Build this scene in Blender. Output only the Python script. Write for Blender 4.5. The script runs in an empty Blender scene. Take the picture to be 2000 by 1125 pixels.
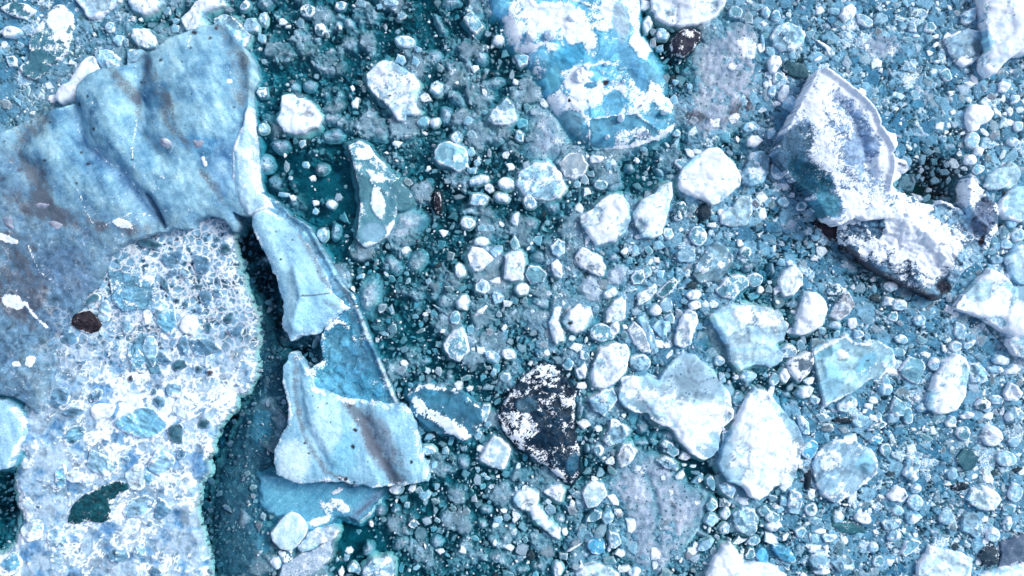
import bpy, math, random
import numpy as np
from mathutils import Vector

# ------------------------------------------------------------------ camera, world, sun, exposure
U = 0.05                       # metres per pixel of the survey
CAMH = 100.0                   # height of the drone
S = bpy.context.scene
COL = S.collection
cam_d = bpy.data.cameras.new('drone_camera')
cam_d.sensor_width = 36; cam_d.lens = 36.0; cam_d.clip_end = 2000; cam_d.clip_start = 1
cam = bpy.data.objects.new('drone_camera', cam_d); COL.objects.link(cam)
cam.location = (0, 0, CAMH); cam.rotation_euler = (0, 0, 0)
S.camera = cam
SUN_EL, SUN_AZ = math.radians(44), math.radians(62)      # azimuth measured from +Y towards +X
w = bpy.data.worlds.new('World'); S.world = w; w.use_nodes = True
nt = w.node_tree; nt.nodes.clear()
sky = nt.nodes.new('ShaderNodeTexSky'); sky.sky_type = 'NISHITA'; sky.sun_disc = False
sky.sun_elevation = SUN_EL; sky.sun_rotation = SUN_AZ
sky.air_density = 1.0; sky.dust_density = 4.0; sky.ozone_density = 1.0
bg = nt.nodes.new('ShaderNodeBackground'); bg.inputs['Strength'].default_value = 0.13
wo = nt.nodes.new('ShaderNodeOutputWorld')
hs = nt.nodes.new('ShaderNodeHueSaturation'); hs.inputs['Saturation'].default_value = 0.8   # thin cloud veils the blue
nt.links.new(sky.outputs[0], hs.inputs['Color']); nt.links.new(hs.outputs[0], bg.inputs[0]); nt.links.new(bg.outputs[0], wo.inputs[0])
sd = bpy.data.lights.new('sun', 'SUN'); sd.energy = 1.3; sd.angle = math.radians(18); sd.color = (1.0, 0.96, 0.93)
so = bpy.data.objects.new('sun', sd); COL.objects.link(so)
dv = Vector((math.sin(SUN_AZ)*math.cos(SUN_EL), math.cos(SUN_AZ)*math.cos(SUN_EL), math.sin(SUN_EL)))
so.rotation_euler = dv.to_track_quat('Z', 'Y').to_euler()
S.view_settings.view_transform = 'Standard'; S.view_settings.look = 'None'
S.view_settings.exposure = 0.55; S.view_settings.gamma = 1
S.cycles.max_bounces = 5; S.cycles.diffuse_bounces = 2; S.cycles.glossy_bounces = 2
S.cycles.transparent_max_bounces = 8; S.cycles.use_denoising = True; S.cycles.denoiser = 'OPENIMAGEDENOISE'; S.cycles.denoising_prefilter = 'ACCURATE'

# ------------------------------------------------------------------ noise in numpy
rs = np.random.RandomState(7)
PERM = rs.permutation(4096); PERM = np.concatenate([PERM, PERM])
GA = rs.rand(4096)*2*np.pi
GX, GY = np.cos(GA), np.sin(GA)
R1, R2, R3 = rs.rand(4096), rs.rand(4096), rs.rand(4096)
def _h(ix, iy, s=0): return PERM[(PERM[(ix + s*131) & 4095] + iy) & 4095]
def perlin(x, y, s=0):
    ix = np.floor(x).astype(np.int64); iy = np.floor(y).astype(np.int64)
    fx, fy = x-ix, y-iy
    u = fx*fx*fx*(fx*(fx*6-15)+10); v = fy*fy*fy*(fy*(fy*6-15)+10)
    def g(i, j):
        h = _h(ix+i, iy+j, s); return GX[h]*(fx-i)+GY[h]*(fy-j)
    a = g(0,0); b = g(1,0); c = g(0,1); d = g(1,1)
    return ((a+(b-a)*u)*(1-v)+(c+(d-c)*u)*v)*1.45
def fbm(x, y, sc, o=4, s=0, g=0.55):
    t = 0; a = 1; n = 0
    for k in range(o):
        t = t+a*perlin(x/sc+17.3*k, y/sc-9.1*k, s+k); n += a; a *= g; sc = sc/2.03
    return t/n
def worley(x, y, sc, s=0):
    x = x/sc; y = y/sc
    ix = np.floor(x).astype(np.int64); iy = np.floor(y).astype(np.int64)
    f1 = np.full(x.shape, 9.); f2 = np.full(x.shape, 9.); idv = np.zeros(x.shape)
    for i in (-1,0,1):
        for j in (-1,0,1):
            h = _h(ix+i, iy+j, s)
            d = np.hypot(ix+i+R1[h]-x, iy+j+R2[h]-y)
            m = d < f1
            f2 = np.where(m, f1, np.minimum(f2, d)); idv = np.where(m, R3[h], idv); f1 = np.where(m, d, f1)
    return f1, f2, idv
def sst(a, b, x):
    t = np.clip((x-a)/(b-a), 0, 1); return t*t*(3-2*t)

def T(t, pts):                 # survey tiles of 500 x 375, read at threefold scale
    ox, oy = (t % 4)*500, (t//4)*375
    return [(ox+x/3, oy+y/3) for x, y in pts]
def W(x, y, z=0.0):
    k = (CAMH-z)/CAMH*U
    return (x-1000)*k, (562.5-y)*k

# ------------------------------------------------------------------ materials
def nd(nt, kind, **kw):
    n = nt.nodes.new(kind)
    for k, v in kw.items():
        if k in n.inputs: n.inputs[k].default_value = v
        else: setattr(n, k, v)
    return n
def ice_material(name, rough=0.45, k1=0.55, k2=0.55, grain=0.35, bump=0.5, snowc=(0.86,0.93,1.0), dirtc=(0.07,0.08,0.115), pits=1.0, spec=0.12, bumpd=0.05, fleck=0.5, cloud=0.7):
    m = bpy.data.materials.new(name); m.use_nodes = True
    nt = m.node_tree; nt.nodes.clear(); L = nt.links.new
    def math_(op, a, b=None, c=None, clamp=False):
        n = nt.nodes.new('ShaderNodeMath'); n.operation = op; n.use_clamp = clamp
        for i, v in enumerate((a, b, c)):
            if v is None: continue
            if isinstance(v, (int, float)): n.inputs[i].default_value = v
            else: L(v, n.inputs[i])
        return n.outputs[0]
    def ramp(x, a, b):
        n = nt.nodes.new('ShaderNodeMapRange'); n.interpolation_type = 'SMOOTHSTEP'
        L(x, n.inputs['Value']); n.inputs['From Min'].default_value = a; n.inputs['From Max'].default_value = b
        return n.outputs[0]
    def mix(f, a, b, bt='MIX'):
        n = nt.nodes.new('ShaderNodeMix'); n.data_type = 'RGBA'; n.blend_type = bt
        if isinstance(f, (int, float)): n.inputs[0].default_value = f
        else: L(f, n.inputs[0])
        for i, v in ((6, a), (7, b)):
            if isinstance(v, tuple): n.inputs[i].default_value = (*v, 1)
            else: L(v, n.inputs[i])
        return n.outputs[2]
    geo = nt.nodes.new('ShaderNodeNewGeometry')
    pos = geo.outputs['Position']
    tone = nd(nt, 'ShaderNodeAttribute', attribute_name='tone').outputs['Color']
    mk = nd(nt, 'ShaderNodeAttribute', attribute_name='mask')
    sp = nt.nodes.new('ShaderNodeSeparateColor'); L(mk.outputs['Color'], sp.inputs[0])
    snow, dirt, pit, vein = sp.outputs[0], sp.outputs[1], sp.outputs[2], mk.outputs['Alpha']
    def noise(sc, det=6, ro=0.6, dist=0.0):
        n = nd(nt, 'ShaderNodeTexNoise', Scale=sc, Detail=det, Roughness=ro, Distortion=dist); L(pos, n.inputs['Vector']); return n.outputs['Fac']
    n1 = noise(1.3, 8, 0.68, 0.4); n2 = noise(6.5, 5, 0.7); n3 = noise(0.45, 4, 0.6, 0.5)
    a = math_('SUBTRACT', n1, 0.5); b = math_('SUBTRACT', n2, 0.5)
    f = math_('MULTIPLY_ADD', a, 2.0*grain, 1.0); f = math_('MULTIPLY_ADD', b, 2.6*grain, f)
    f = math_('MULTIPLY_ADD', math_('SUBTRACT', n3, 0.5), 1.4*grain, f)
    cc = nt.nodes.new('ShaderNodeCombineColor')
    fr = math_('POWER', math_('MAXIMUM', f, 0.05), 1.35)
    L(fr, cc.inputs[0]); L(f, cc.inputs[1]); L(math_('POWER', math_('MAXIMUM', f, 0.05), 0.75), cc.inputs[2])
    c = mix(1.0, tone, cc.outputs[0], 'MULTIPLY')
    n5 = noise(3.6, 4, 0.75, 0.8)
    c = mix(math_('MULTIPLY', ramp(n5, 0.58, 0.70), 0.75*fleck), c, (0.62,0.80,0.92))
    c = mix(math_('MULTIPLY', math_('SUBTRACT', 1.0, ramp(n5, 0.30, 0.42)), 0.75*fleck), c, (0.012,0.075,0.125))
    dm = math_('MULTIPLY_ADD', a, 1.3*k1, dirt); dm = math_('MULTIPLY_ADD', b, 1.6*k2, dm)
    dm = math_('MULTIPLY', ramp(dm, 0.25, 0.85), math_('MULTIPLY', ramp(dirt, 0.02, 0.3), 0.82))
    c = mix(dm, c, dirtc)
    # pits: dark melt holes
    v = nd(nt, 'ShaderNodeTexVoronoi', Scale=2.1, Randomness=1.0); L(pos, v.inputs['Vector'])
    pm = math_('SUBTRACT', 1.0, ramp(v.outputs['Distance'], 0.12, 0.30))
    n4 = noise(2.3, 3)
    pm = math_('MULTIPLY', math_('MULTIPLY', pm, ramp(n4, 0.40, 0.56)), math_('MULTIPLY', pit, pits), clamp=True)
    c = mix(pm, c, (0.03, 0.13, 0.2))
    # thin pale veins between frozen-in pieces
    ve = nd(nt, 'ShaderNodeTexVoronoi', Scale=1.25, Randomness=1.0, feature='DISTANCE_TO_EDGE')
    wv = nt.nodes.new('ShaderNodeVectorMath'); wv.operation = 'ADD'
    nn = nd(nt, 'ShaderNodeTexNoise', Scale=1.5, Detail=3); L(pos, nn.inputs['Vector'])
    sc = nt.nodes.new('ShaderNodeVectorMath'); sc.operation = 'SCALE'; sc.inputs['Scale'].default_value = 0.7; L(nn.outputs['Color'], sc.inputs[0])
    L(pos, wv.inputs[0]); L(sc.outputs[0], wv.inputs[1]); L(wv.outputs[0], ve.inputs['Vector'])
    vm = math_('MULTIPLY', math_('SUBTRACT', 1.0, ramp(ve.outputs['Distance'], 0.03, 0.13)), vein, clamp=True)
    c = mix(vm, c, snowc)
    sm = math_('MULTIPLY_ADD', a, 1.6*k1, snow); sm = math_('MULTIPLY_ADD', b, 1.6*k2, sm)
    sm = ramp(sm, 0.42, 0.62)
    sm = math_('MULTIPLY', sm, ramp(snow, 0.01, 0.12))
    sf = math_('MULTIPLY_ADD', a, 0.28, 0.94); sf = math_('MULTIPLY_ADD', b, 0.25, sf)
    cs = nt.nodes.new('ShaderNodeCombineColor')
    L(math_('POWER', sf, 1.8), cs.inputs[0]); L(sf, cs.inputs[1]); cs.inputs[2].default_value = 1
    n6 = noise(0.75, 7, 0.62, 1.6)
    sc6 = mix(math_('MULTIPLY', ramp(n6, 0.50, 0.72), cloud), snowc, (0.40,0.68,0.88))
    c = mix(sm, c, mix(1.0, sc6, cs.outputs[0], 'MULTIPLY'))
    p = nt.nodes.new('ShaderNodeBsdfPrincipled')
    L(c, p.inputs['Base Color']); p.inputs['Roughness'].default_value = rough; p.inputs['Specular IOR Level'].default_value = spec
    bh = math_('ADD', math_('MULTIPLY', n1, 1.0), math_('MULTIPLY', n2, 0.16))
    bu = nd(nt, 'ShaderNodeBump', Strength=bump, Distance=bumpd*3); L(bh, bu.inputs['Height']); L(bu.outputs[0], p.inputs['Normal'])
    o = nt.nodes.new('ShaderNodeOutputMaterial'); L(p.outputs[0], o.inputs[0])
    return m
M = {
 'glacier': ice_material('glacier_ice', 0.5, 0.8, 0.9, 0.42, 0.8, fleck=0.7, cloud=.5),
 'floe': ice_material('floe_ice', 0.5, 0.8, 0.6, 0.26, 0.6, fleck=0.25, cloud=.85),
 'slush': ice_material('packed_slush', 0.6, 0.8, 1.0, 0.62, 0.8, fleck=0.95, dirtc=(.04,.036,.06)),
 'rubble': ice_material('rubble_ice', 0.5, 0.45, 0.2, 0.24, 0.6, fleck=0.22, cloud=.55),
 'dark': ice_material('sediment_ice', 0.4, 0.9, 0.9, 0.55, 0.8, fleck=.15, dirtc=(.03,.022,.035)),
 'brash': ice_material('brash_ice', 0.45, 0.8, 0.7, 0.55, 0.6, fleck=.7),
}
# water: clear surface over a body that takes up red light
mw = bpy.data.materials.new('lagoon_water'); mw.use_nodes = True
nt = mw.node_tree; nt.nodes.clear(); L = nt.links.new
tr = nd(nt, 'ShaderNodeBsdfTransparent'); gl = nd(nt, 'ShaderNodeBsdfGlossy', Roughness=0.12)
fr = nd(nt, 'ShaderNodeFresnel', IOR=1.16)
nz = nd(nt, 'ShaderNodeTexNoise', Scale=2.2, Detail=4); bu = nd(nt, 'ShaderNodeBump', Strength=0.25, Distance=0.05)
ge = nt.nodes.new('ShaderNodeNewGeometry'); L(ge.outputs['Position'], nz.inputs['Vector']); L(nz.outputs['Fac'], bu.inputs['Height'])
L(bu.outputs[0], gl.inputs['Normal']); L(bu.outputs[0], fr.inputs['Normal'])
mx = nt.nodes.new('ShaderNodeMixShader'); L(fr.outputs[0], mx.inputs[0]); L(tr.outputs[0], mx.inputs[1]); L(gl.outputs[0], mx.inputs[2])
ab = nd(nt, 'ShaderNodeVolumeAbsorption'); SIG = (0.95, 0.275, 0.235); ab.inputs['Density'].default_value = 0.95
ab.inputs['Color'].default_value = (1-SIG[0]/0.95, 1-SIG[1]/0.95, 1-SIG[2]/0.95, 1)
ou = nt.nodes.new('ShaderNodeOutputMaterial'); L(mx.outputs[0], ou.inputs['Surface']); L(ab.outputs[0], ou.inputs['Volume'])
mb = bpy.data.materials.new('silt_bed'); mb.use_nodes = True
nt = mb.node_tree; p = nt.nodes['Principled BSDF']; p.inputs['Roughness'].default_value = 0.9
nz = nd(nt, 'ShaderNodeTexNoise', Scale=0.15, Detail=5); cr = nt.nodes.new('ShaderNodeValToRGB')
cr.color_ramp.elements[0].color = (0.05, 0.19, 0.21, 1); cr.color_ramp.elements[1].color = (0.07, 0.23, 0.25, 1)
nt.links.new(nz.outputs['Fac'], cr.inputs[0]); nt.links.new(cr.outputs[0], p.inputs['Base Color'])

# ------------------------------------------------------------------ mesh helpers
def tag(o, label=None, cat=None, group=None, kind=None):
    if label: o['label'] = label
    if cat: o['category'] = cat
    if group: o['group'] = group
    if kind: o['kind'] = kind
    return o
def mesh_obj(name, co, quads, tris, mat, tone, mask, loc=(0,0,0), parent=None, smooth=True, rel=True):
    me = bpy.data.meshes.new(name)
    n = len(co); nq, nt_ = len(quads), len(tris)
    me.vertices.add(n)
    c = np.asarray(co, dtype=np.float32)
    if rel: c = c-np.asarray(loc, dtype=np.float32)
    me.vertices.foreach_set('co', c.ravel())
    lp = np.concatenate([np.asarray(quads, dtype=np.int32).ravel(), np.asarray(tris, dtype=np.int32).ravel()])
    me.loops.add(len(lp)); me.loops.foreach_set('vertex_index', lp)
    me.polygons.add(nq+nt_)
    st = np.concatenate([np.arange(nq)*4, nq*4+np.arange(nt_)*3]).astype(np.int32)
    me.polygons.foreach_set('loop_start', st)
    me.polygons.foreach_set('use_smooth', np.full(nq+nt_, smooth, dtype=bool))
    for nm, arr in (('tone', tone), ('mask', mask)):
        if arr is None: continue
        a = me.attributes.new(nm, 'FLOAT_COLOR', 'POINT'); a.data.foreach_set('color', np.asarray(arr, dtype=np.float32).ravel())
    me.materials.append(mat); me.update(calc_edges=True); me.validate()
    o = bpy.data.objects.new(name, me); COL.objects.link(o); o.parent = parent
    if parent is not None: o.location = Vector(loc)-parent.location
    else: o.location = loc
    return o
def densify(poly, seg=5.0):
    P = []
    n = len(poly)
    for i in range(n):
        a = np.array(poly[i]); b = np.array(poly[(i+1) % n]); k = max(1, int(np.hypot(*(b-a))/seg))
        for j in range(k): P.append(a+(b-a)*j/k)
    return np.array(P)
def smooth_poly(P, it=1):
    for _ in range(it): P = 0.25*np.roll(P, 1, 0)+0.5*P+0.25*np.roll(P, -1, 0)
    return P
def sdf(x, y, P):
    """distance to outline (positive inside), nearest point on it"""
    A = P; B = np.roll(P, -1, 0); D = B-A; LL = (D**2).sum(1)+1e-9
    out = np.empty(x.shape); nx = np.empty(x.shape); ny = np.empty(x.shape)
    for s in range(0, len(x), 4000):
        X = x[s:s+4000, None]; Y = y[s:s+4000, None]
        t = np.clip(((X-A[:,0])*D[:,0]+(Y-A[:,1])*D[:,1])/LL, 0, 1)
        qx = A[:,0]+t*D[:,0]; qy = A[:,1]+t*D[:,1]
        d = (X-qx)**2+(Y-qy)**2; k = d.argmin(1); r = np.arange(len(k))
        cr = ((A[:,1] > Y) != (B[:,1] > Y)) & (X < D[:,0]*(Y-A[:,1])/np.where(D[:,1] == 0, 1e-9, D[:,1])+A[:,0])
        ins = cr.sum(1) % 2 == 1
        out[s:s+4000] = np.sqrt(d[r, k])*np.where(ins, 1, -1); nx[s:s+4000] = qx[r, k]; ny[s:s+4000] = qy[r, k]
    return out, nx, ny
def clip_grid(P, step):
    x0, y0 = P.min(0)-step; x1, y1 = P.max(0)+step
    gx = np.arange(x0, x1+step, step); gy = np.arange(y0, y1+step, step)
    X, Y = np.meshgrid(gx, gy); sh = X.shape
    d, nx, ny = sdf(X.ravel(), Y.ravel(), P)
    cx, cy = (X[:-1,:-1]+step/2), (Y[:-1,:-1]+step/2)
    dm = d.reshape(sh)
    cc = (dm[:-1,:-1]+dm[1:,:-1]+dm[:-1,1:]+dm[1:,1:])/4
    keep = cc > 0
    idx = np.arange(X.size).reshape(sh)
    q = np.stack([idx[:-1,:-1], idx[1:,:-1], idx[1:,1:], idx[:-1,1:]], -1)[keep]
    if len(q) == 0: return None
    used, inv = np.unique(q, return_inverse=True); q = inv.reshape(-1, 4)
    x = X.ravel()[used].copy(); y = Y.ravel()[used].copy(); d = d[used]; nx = nx[used]; ny = ny[used]
    e = np.concatenate([q[:, [0,1]], q[:, [1,2]], q[:, [2,3]], q[:, [3,0]]])
    key = np.sort(e, 1); k = key[:,0].astype(np.int64)*len(x)+key[:,1]
    u, first, cnt = np.unique(k, return_index=True, return_counts=True)
    be = e[first[cnt == 1]]
    bv = np.unique(be)
    x[bv] = nx[bv]; y[bv] = ny[bv]; d[bv] = 0
    d = np.maximum(d, 0)
    return x, y, d, q, be, bv
def blobw(x, y, op):
    """weight of a paint op at x, y"""
    if op[1] == 'l':                                   # ('s','l',pts,width,strength)
        P = np.array(op[2], float); A = P[:-1]; D = P[1:]-A; LL = (D**2).sum(1)+1e-9
        t = np.clip(((x[:,None]-A[:,0])*D[:,0]+(y[:,None]-A[:,1])*D[:,1])/LL, 0, 1)
        d = np.hypot(x[:,None]-A[:,0]-t*D[:,0], y[:,None]-A[:,1]-t*D[:,1]).min(1)
        wd = op[3]
        d = d+wd*0.5*fbm(x, y, max(wd*2, 6), 3, 31)
        return np.exp(-np.maximum(d, 0)**2/(wd*wd)*1.2)
    bx, by, rx, ry, an = op[2]
    c, s = math.cos(math.radians(an)), math.sin(math.radians(an))
    X = x-bx; Y = y-by
    u = (X*c+Y*s)/rx; v = (-X*s+Y*c)/ry
    if op[0] == 'h': return np.exp(-(u*u+v*v)*1.3)
    r = np.hypot(u, v)+0.35*fbm(x, y, max(min(rx, ry)*1.1, 5), 4, 37)
    return 1-sst(0.72, 1.18, r)
# kinds: tone, snow, dirt, pit, vein, material, roughness of relief
K = {
 'W': dict(tone=(.52,.78,.94), snow=.66, pit=0, mat='floe', rg=.5, rim=.3),
 'L': dict(tone=(.27,.53,.73), snow=.36, pit=.2, mat='floe', rg=.5, rim=.5),
 'G': dict(tone=(.36,.50,.65), snow=.14, pit=1.1, mat='slush', rg=.8, rim=.2),
 'R': dict(tone=(.16,.40,.54), snow=.28, pit=.1, mat='floe', rg=.6, rim=.7),
 'B': dict(tone=(.09,.40,.66), snow=.20, pit=.1, mat='floe', rg=.5, rim=.45),
 'D': dict(tone=(.008,.025,.045), snow=.16, pit=0, mat='dark', rg=.9, rim=.3),
 'M': dict(tone=(.06,.20,.28), snow=.44, pit=.2, mat='floe', rg=.9, rim=.3),
}
seedc = [100]
def ice(name, poly, kind='W', h=0.5, step=None, edge=0.3, rise=None, foot=10, footd=0.9, jag=2.0, ops=(), parent=None, facet=0.5, streak=None, tone=None, snow=None, pit=None, base=0.0, relief=1.0, vein=0.0, sm=0, extra=None, mat=None, rimw=None, dirt=0.0, label=None, loc=None, rimk=None):
    k = K[kind]; seedc[0] += 1; sd = seedc[0]; rr = np.random.RandomState(sd)
    P = densify(poly, 4.0 if not step else max(3., step*1.3)); P = smooth_poly(P, sm)
    x, y = P[:,0], P[:,1]
    P = P+np.stack([fbm(x, y, 24, 4, 3, .62), fbm(x, y, 24, 4, 9, .62)], 1)*jag*2.2+np.stack([fbm(x, y, 7, 2, 4), fbm(x, y, 7, 2, 10)], 1)*min(jag, 2.5)*.9
    ext = P.max(0)-P.min(0); size = math.sqrt(ext[0]*ext[1])
    if step is None: step = min(3.0, max(1.5, size/26))
    g = clip_grid(P, step)
    if g is None: return None
    x, y, d, q, be, bv = g
    cx, cy = P.mean(0)
    if rise is None: rise = max(2.0, size*0.11) if edge > -.3 else max(3.5, size*.17)
    if kind in 'WLBRM' and edge > 0 and mat != 'glacier': edge = max(edge, .72*h); rise *= .7
    z = edge+(h-edge)*(1-np.exp(-d/rise))
    if facet > 0:                                      # broken planes of the block
        f = np.full(x.shape, 9.)
        for i in range(4):
            an = rr.rand()*6.283; sl = (0.3+rr.rand()*1.3)*h*facet/(size*0.5)
            f = np.minimum(f, h*(1+0.1*rr.rand())-sl*np.maximum(0, (x-cx)*math.cos(an)+(y-cy)*math.sin(an)+size*0.1*rr.randn()))
        z = np.minimum(z, np.maximum(f, edge*0.8))
    amp = k['rg']*relief
    n1 = fbm(x, y, max(10, size*.3), 5, sd % 50); n2 = fbm(x, y, 7, 3, 5)
    fade = sst(-1, 5, d)
    z = z+fade*amp*(0.22*n1*min(h, 1.5)+0.05*n2)
    if edge < -.2:
        z = z+.38*fbm(x, y, 16, 4, 51, .65)*sst(-2, 8, d); z = np.minimum(z, .10)
    tc = np.array(tone if tone else k['tone'])
    ton = np.ones((len(x), 1))*tc[None]
    if streak is None: streak = rr.rand()*180
    c, s = math.cos(math.radians(streak)), math.sin(math.radians(streak))
    uu = (x*c+y*s)/5.0; vv = (-x*s+y*c)
    st = fbm(uu, vv, 9, 4, sd % 40)
    ton = ton*(1+0.45*st+0.35*n1)[:,None]**np.array([1.4, 1.0, .7])[None]
    sn = np.full(x.shape, k['snow'] if snow is None else snow)+0.34*n1+0.16*st
    if kind in 'WL': sn = sn-0.25*sst(.1, .5, st)
    dr = np.full(x.shape, float(dirt)); pt = np.full(x.shape, k['pit'] if pit is None else pit); vn = np.full(x.shape, float(vein))
    rw = rimw if rimw else max(1.6, size*0.035)
    rim = np.exp(-(d/rw)**2)*(rimk or k['rim'])*(0.45+1.1*np.clip(0.5+1.3*fbm(x, y, 22, 3, 21), 0, 1))
    if kind in 'WL' and rr.rand() < .5 and not rimk:     # bare blue ice round a snowy top
        bare = np.exp(-(d/(size*.10))**2)*sst(-.15, .25, fbm(x, y, size*.5, 3, sd % 60)); sn = sn-.8*bare; rim = rim*.6
        ton = ton*(1-bare[:,None])+np.array([.30,.58,.80])[None]*bare[:,None]
    sn = sn+0.75*rim
    if kind in 'WLBRM' and size > 12 and mat != 'glacier':
        pw1, pw2, pid = worley(x+5*fbm(x, y, 18, 3, 25), y+5*fbm(x, y, 18, 3, 26), max(10, size*.34), sd % 90)
        pe = pw2-pw1; sn = sn+.42*(pid-.5); ton = ton*(.75+.5*pid)[:,None]
        z = z+fade*.22*min(h, 1.2)*(pid-.5)*sst(0, .12, pe); sn = sn+.35*(1-sst(.0, .05, pe))*(pid > .5)
        ton = ton*(1-.35*(1-sst(0, .05, pe))*(pid < .4))[:,None]
    for op in ops:
        wgt = blobw(x, y, op); v = op[-1]
        if op[0] == 's': sn = sn+wgt*v
        elif op[0] == 'd': dr = dr+wgt*v
        elif op[0] == 'p': pt = pt+wgt*v
        elif op[0] == 'h': z = z+wgt*v
        elif op[0] == 'v': vn = vn+wgt*v
        elif op[0] == 't':
            ton = ton*(1-wgt[:,None])+np.array(v)[None]*wgt[:,None]*(1+0.3*n1[:,None]); sn = sn*(1-wgt*.75); 
    z = z+.10*sst(.40, .62, sn)*sst(-1, 3, d)
    if kind == 'W' and mat != 'glacier': sn = sn+.16+.08*(size > 34)
    if extra is None and kind in 'WLB' and size > 34 and mat != 'glacier': extra = craggy(max(18, size*.26), .16, .3, .30)
    if extra:
        z, ton, sn, dr, pt, vn = extra(x, y, d, z, ton, sn, dr, pt, vn)
    z = z+base
    n = len(x)
    # skirt: side wall down into the water and a flaring submerged foot
    nb = len(bv); mp = np.full(n, -1); mp[bv] = np.arange(nb)
    # outward normal from boundary edges (be oriented along quad winding)
    en = np.zeros((n, 2)); dx = x[be[:,1]]-x[be[:,0]]; dy = y[be[:,1]]-y[be[:,0]]
    nn = np.stack([dy, -dx], 1); nn /= (np.hypot(nn[:,0], nn[:,1])[:,None]+1e-9)
    np.add.at(en, be[:,0], nn); np.add.at(en, be[:,1], nn)
    en = en[bv]; en /= (np.hypot(en[:,0], en[:,1])[:,None]+1e-9)
    mid = (x[be[:,0]]+x[be[:,1]])/2; midy = (y[be[:,0]]+y[be[:,1]])/2
    dd, _, _ = sdf(mid[:6]+nn[:6,0]*2, midy[:6]+nn[:6,1]*2, P)
    if (dd > 0).mean() > 0.5: en = -en
    zb = z[bv]
    fo = foot*(0.6+0.9*np.clip(0.5+fbm(x[bv], y[bv], 30, 2, 44), 0, 1))
    R = [(x, y, z)]
    lo = base-footd
    for f, zz in ((0.4/max(foot, .4), np.minimum(zb, 0.05)*0+np.minimum(zb-.02, .02+base*0)), (0.55, np.full(nb, min(lo, -.05)*.45-.02)), (1.0, np.full(nb, min(lo, -.1)))):
        R.append((x[bv]+en[:,0]*fo*f, y[bv]+en[:,1]*fo*f, np.minimum(zz, zb-0.01)))
    X = np.concatenate([r[0] for r in R]); Y = np.concatenate([r[1] for r in R]); Z = np.concatenate([r[2] for r in R])
    qs = [q[:, ::-1]]
    prev = lambda v: v
    offs = [0, n, n+nb, n+2*nb]
    a, b = be[:,0], be[:,1]; ma, mb_ = mp[a], mp[b]
    top = (a, b)
    for r in range(3):
        o = n+r*nb
        lowr = (o+ma, o+mb_)
        qs.append(np.stack([top[0], top[1], lowr[1], lowr[0]], 1)); top = lowr
    Q = np.concatenate(qs)
    ft = np.array([.26,.48,.60]) if kind not in 'D' else np.array([.03,.08,.12])
    if kind == 'G': ft = np.array([.20,.33,.42])
    if kind in 'WL': ft = np.array([.62,.78,.84])
    if kind == 'B': ft = np.array([.2,.5,.68])
    ton = np.concatenate([ton, ton[bv], np.ones((2*nb,1))*ft[None]])
    ton = np.clip(ton, 0.004, 0.95)
    msk = np.stack([np.concatenate([a_, a_[bv], np.zeros(2*nb)]) for a_ in (sn, dr, pt, vn)], 1)
    kk = (CAMH-(base+edge))/CAMH*U if base+edge < 12 else U
    co = np.stack([(X-1000)*kk, (562.5-Y)*kk, Z], 1)
    if loc is None: loc = ((cx-1000)*kk, (562.5-cy)*kk, 0.0)
    return mesh_obj(name, co, Q, np.zeros((0,3), int), M[mat or k['mat']], np.concatenate([ton, np.ones((len(ton),1))], 1), msk, loc, parent)

def craggy(sc=26, amp=.5, dark=.8, snowy=.5):
    def f(x, y, d, z, ton, sn, dr, pt, vn):
        wx = x+7*fbm(x, y, 20, 4, 111, .65); wy = y+7*fbm(x, y, 20, 4, 112, .65)
        for s_, k_ in ((sc, 1.), (sc*.42, .5)):
            f1, f2, i = worley(wx*.8+wy*.4, wy*1.2-wx*.5, s_, 113)
            e = (f2-f1)*s_; q = (i*5.77) % 1
            z = z+amp*k_*(i-.5)*sst(0, 1.6, e)*sst(0, 6, d)+amp*.6*k_*(f1-.4)*(q-.5)
            sn = sn+snowy*k_*(q-.5)-.5*k_*np.exp(-(e/1.2)**2)*(q < .5)
            ton = ton*(1-dark*k_*np.exp(-(e/1.3)**2)*(q < .6))[:,None]*(.75+.5*i)[:,None]
        return z, ton, sn, dr, pt, vn
    return f
LM = []        # landmarks: phrase, x, y, r
OCC = np.zeros((1125+400, 2000+400), dtype=np.uint8)      # where ice already lies (200 px margin)
def occupy(poly, grow=0, val=1):
    P = np.array(poly, float)+200
    x0, y0 = np.floor(P.min(0)-grow-1).astype(int); x1, y1 = np.ceil(P.max(0)+grow+1).astype(int)
    x0, y0 = max(x0, 0), max(y0, 0); x1, y1 = min(x1, OCC.shape[1]), min(y1, OCC.shape[0])
    if x1 <= x0 or y1 <= y0: return
    X, Y = np.meshgrid(np.arange(x0, x1), np.arange(y0, y1))
    d, _, _ = sdf(X.ravel().astype(float), Y.ravel().astype(float), P)
    OCC[y0:y1, x0:x1][(d > -grow).reshape(X.shape)] = val
def emp(name, poly, label, cat, group=None):
    P = np.array(poly, float); c = P.mean(0)
    o = bpy.data.objects.new(name, None); COL.objects.link(o); X, Y = W(c[0], c[1]); o.location = (X, Y, 0); o.empty_display_size = 1
    return tag(o, label, cat, group)
def floe(poly, label, lm=None, cat='ice floe', name='ice_floe', group='ice floes drifting in the lagoon', **kw):
    o = ice(name, poly, **kw)
    tag(o, label, cat, group)
    occupy(poly, 2)
    P = np.array(poly); c = P.mean(0)
    if lm: LM.append((lm, c[0], c[1], math.sqrt(np.prod(P.max(0)-P.min(0)))/2))
    return o

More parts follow.
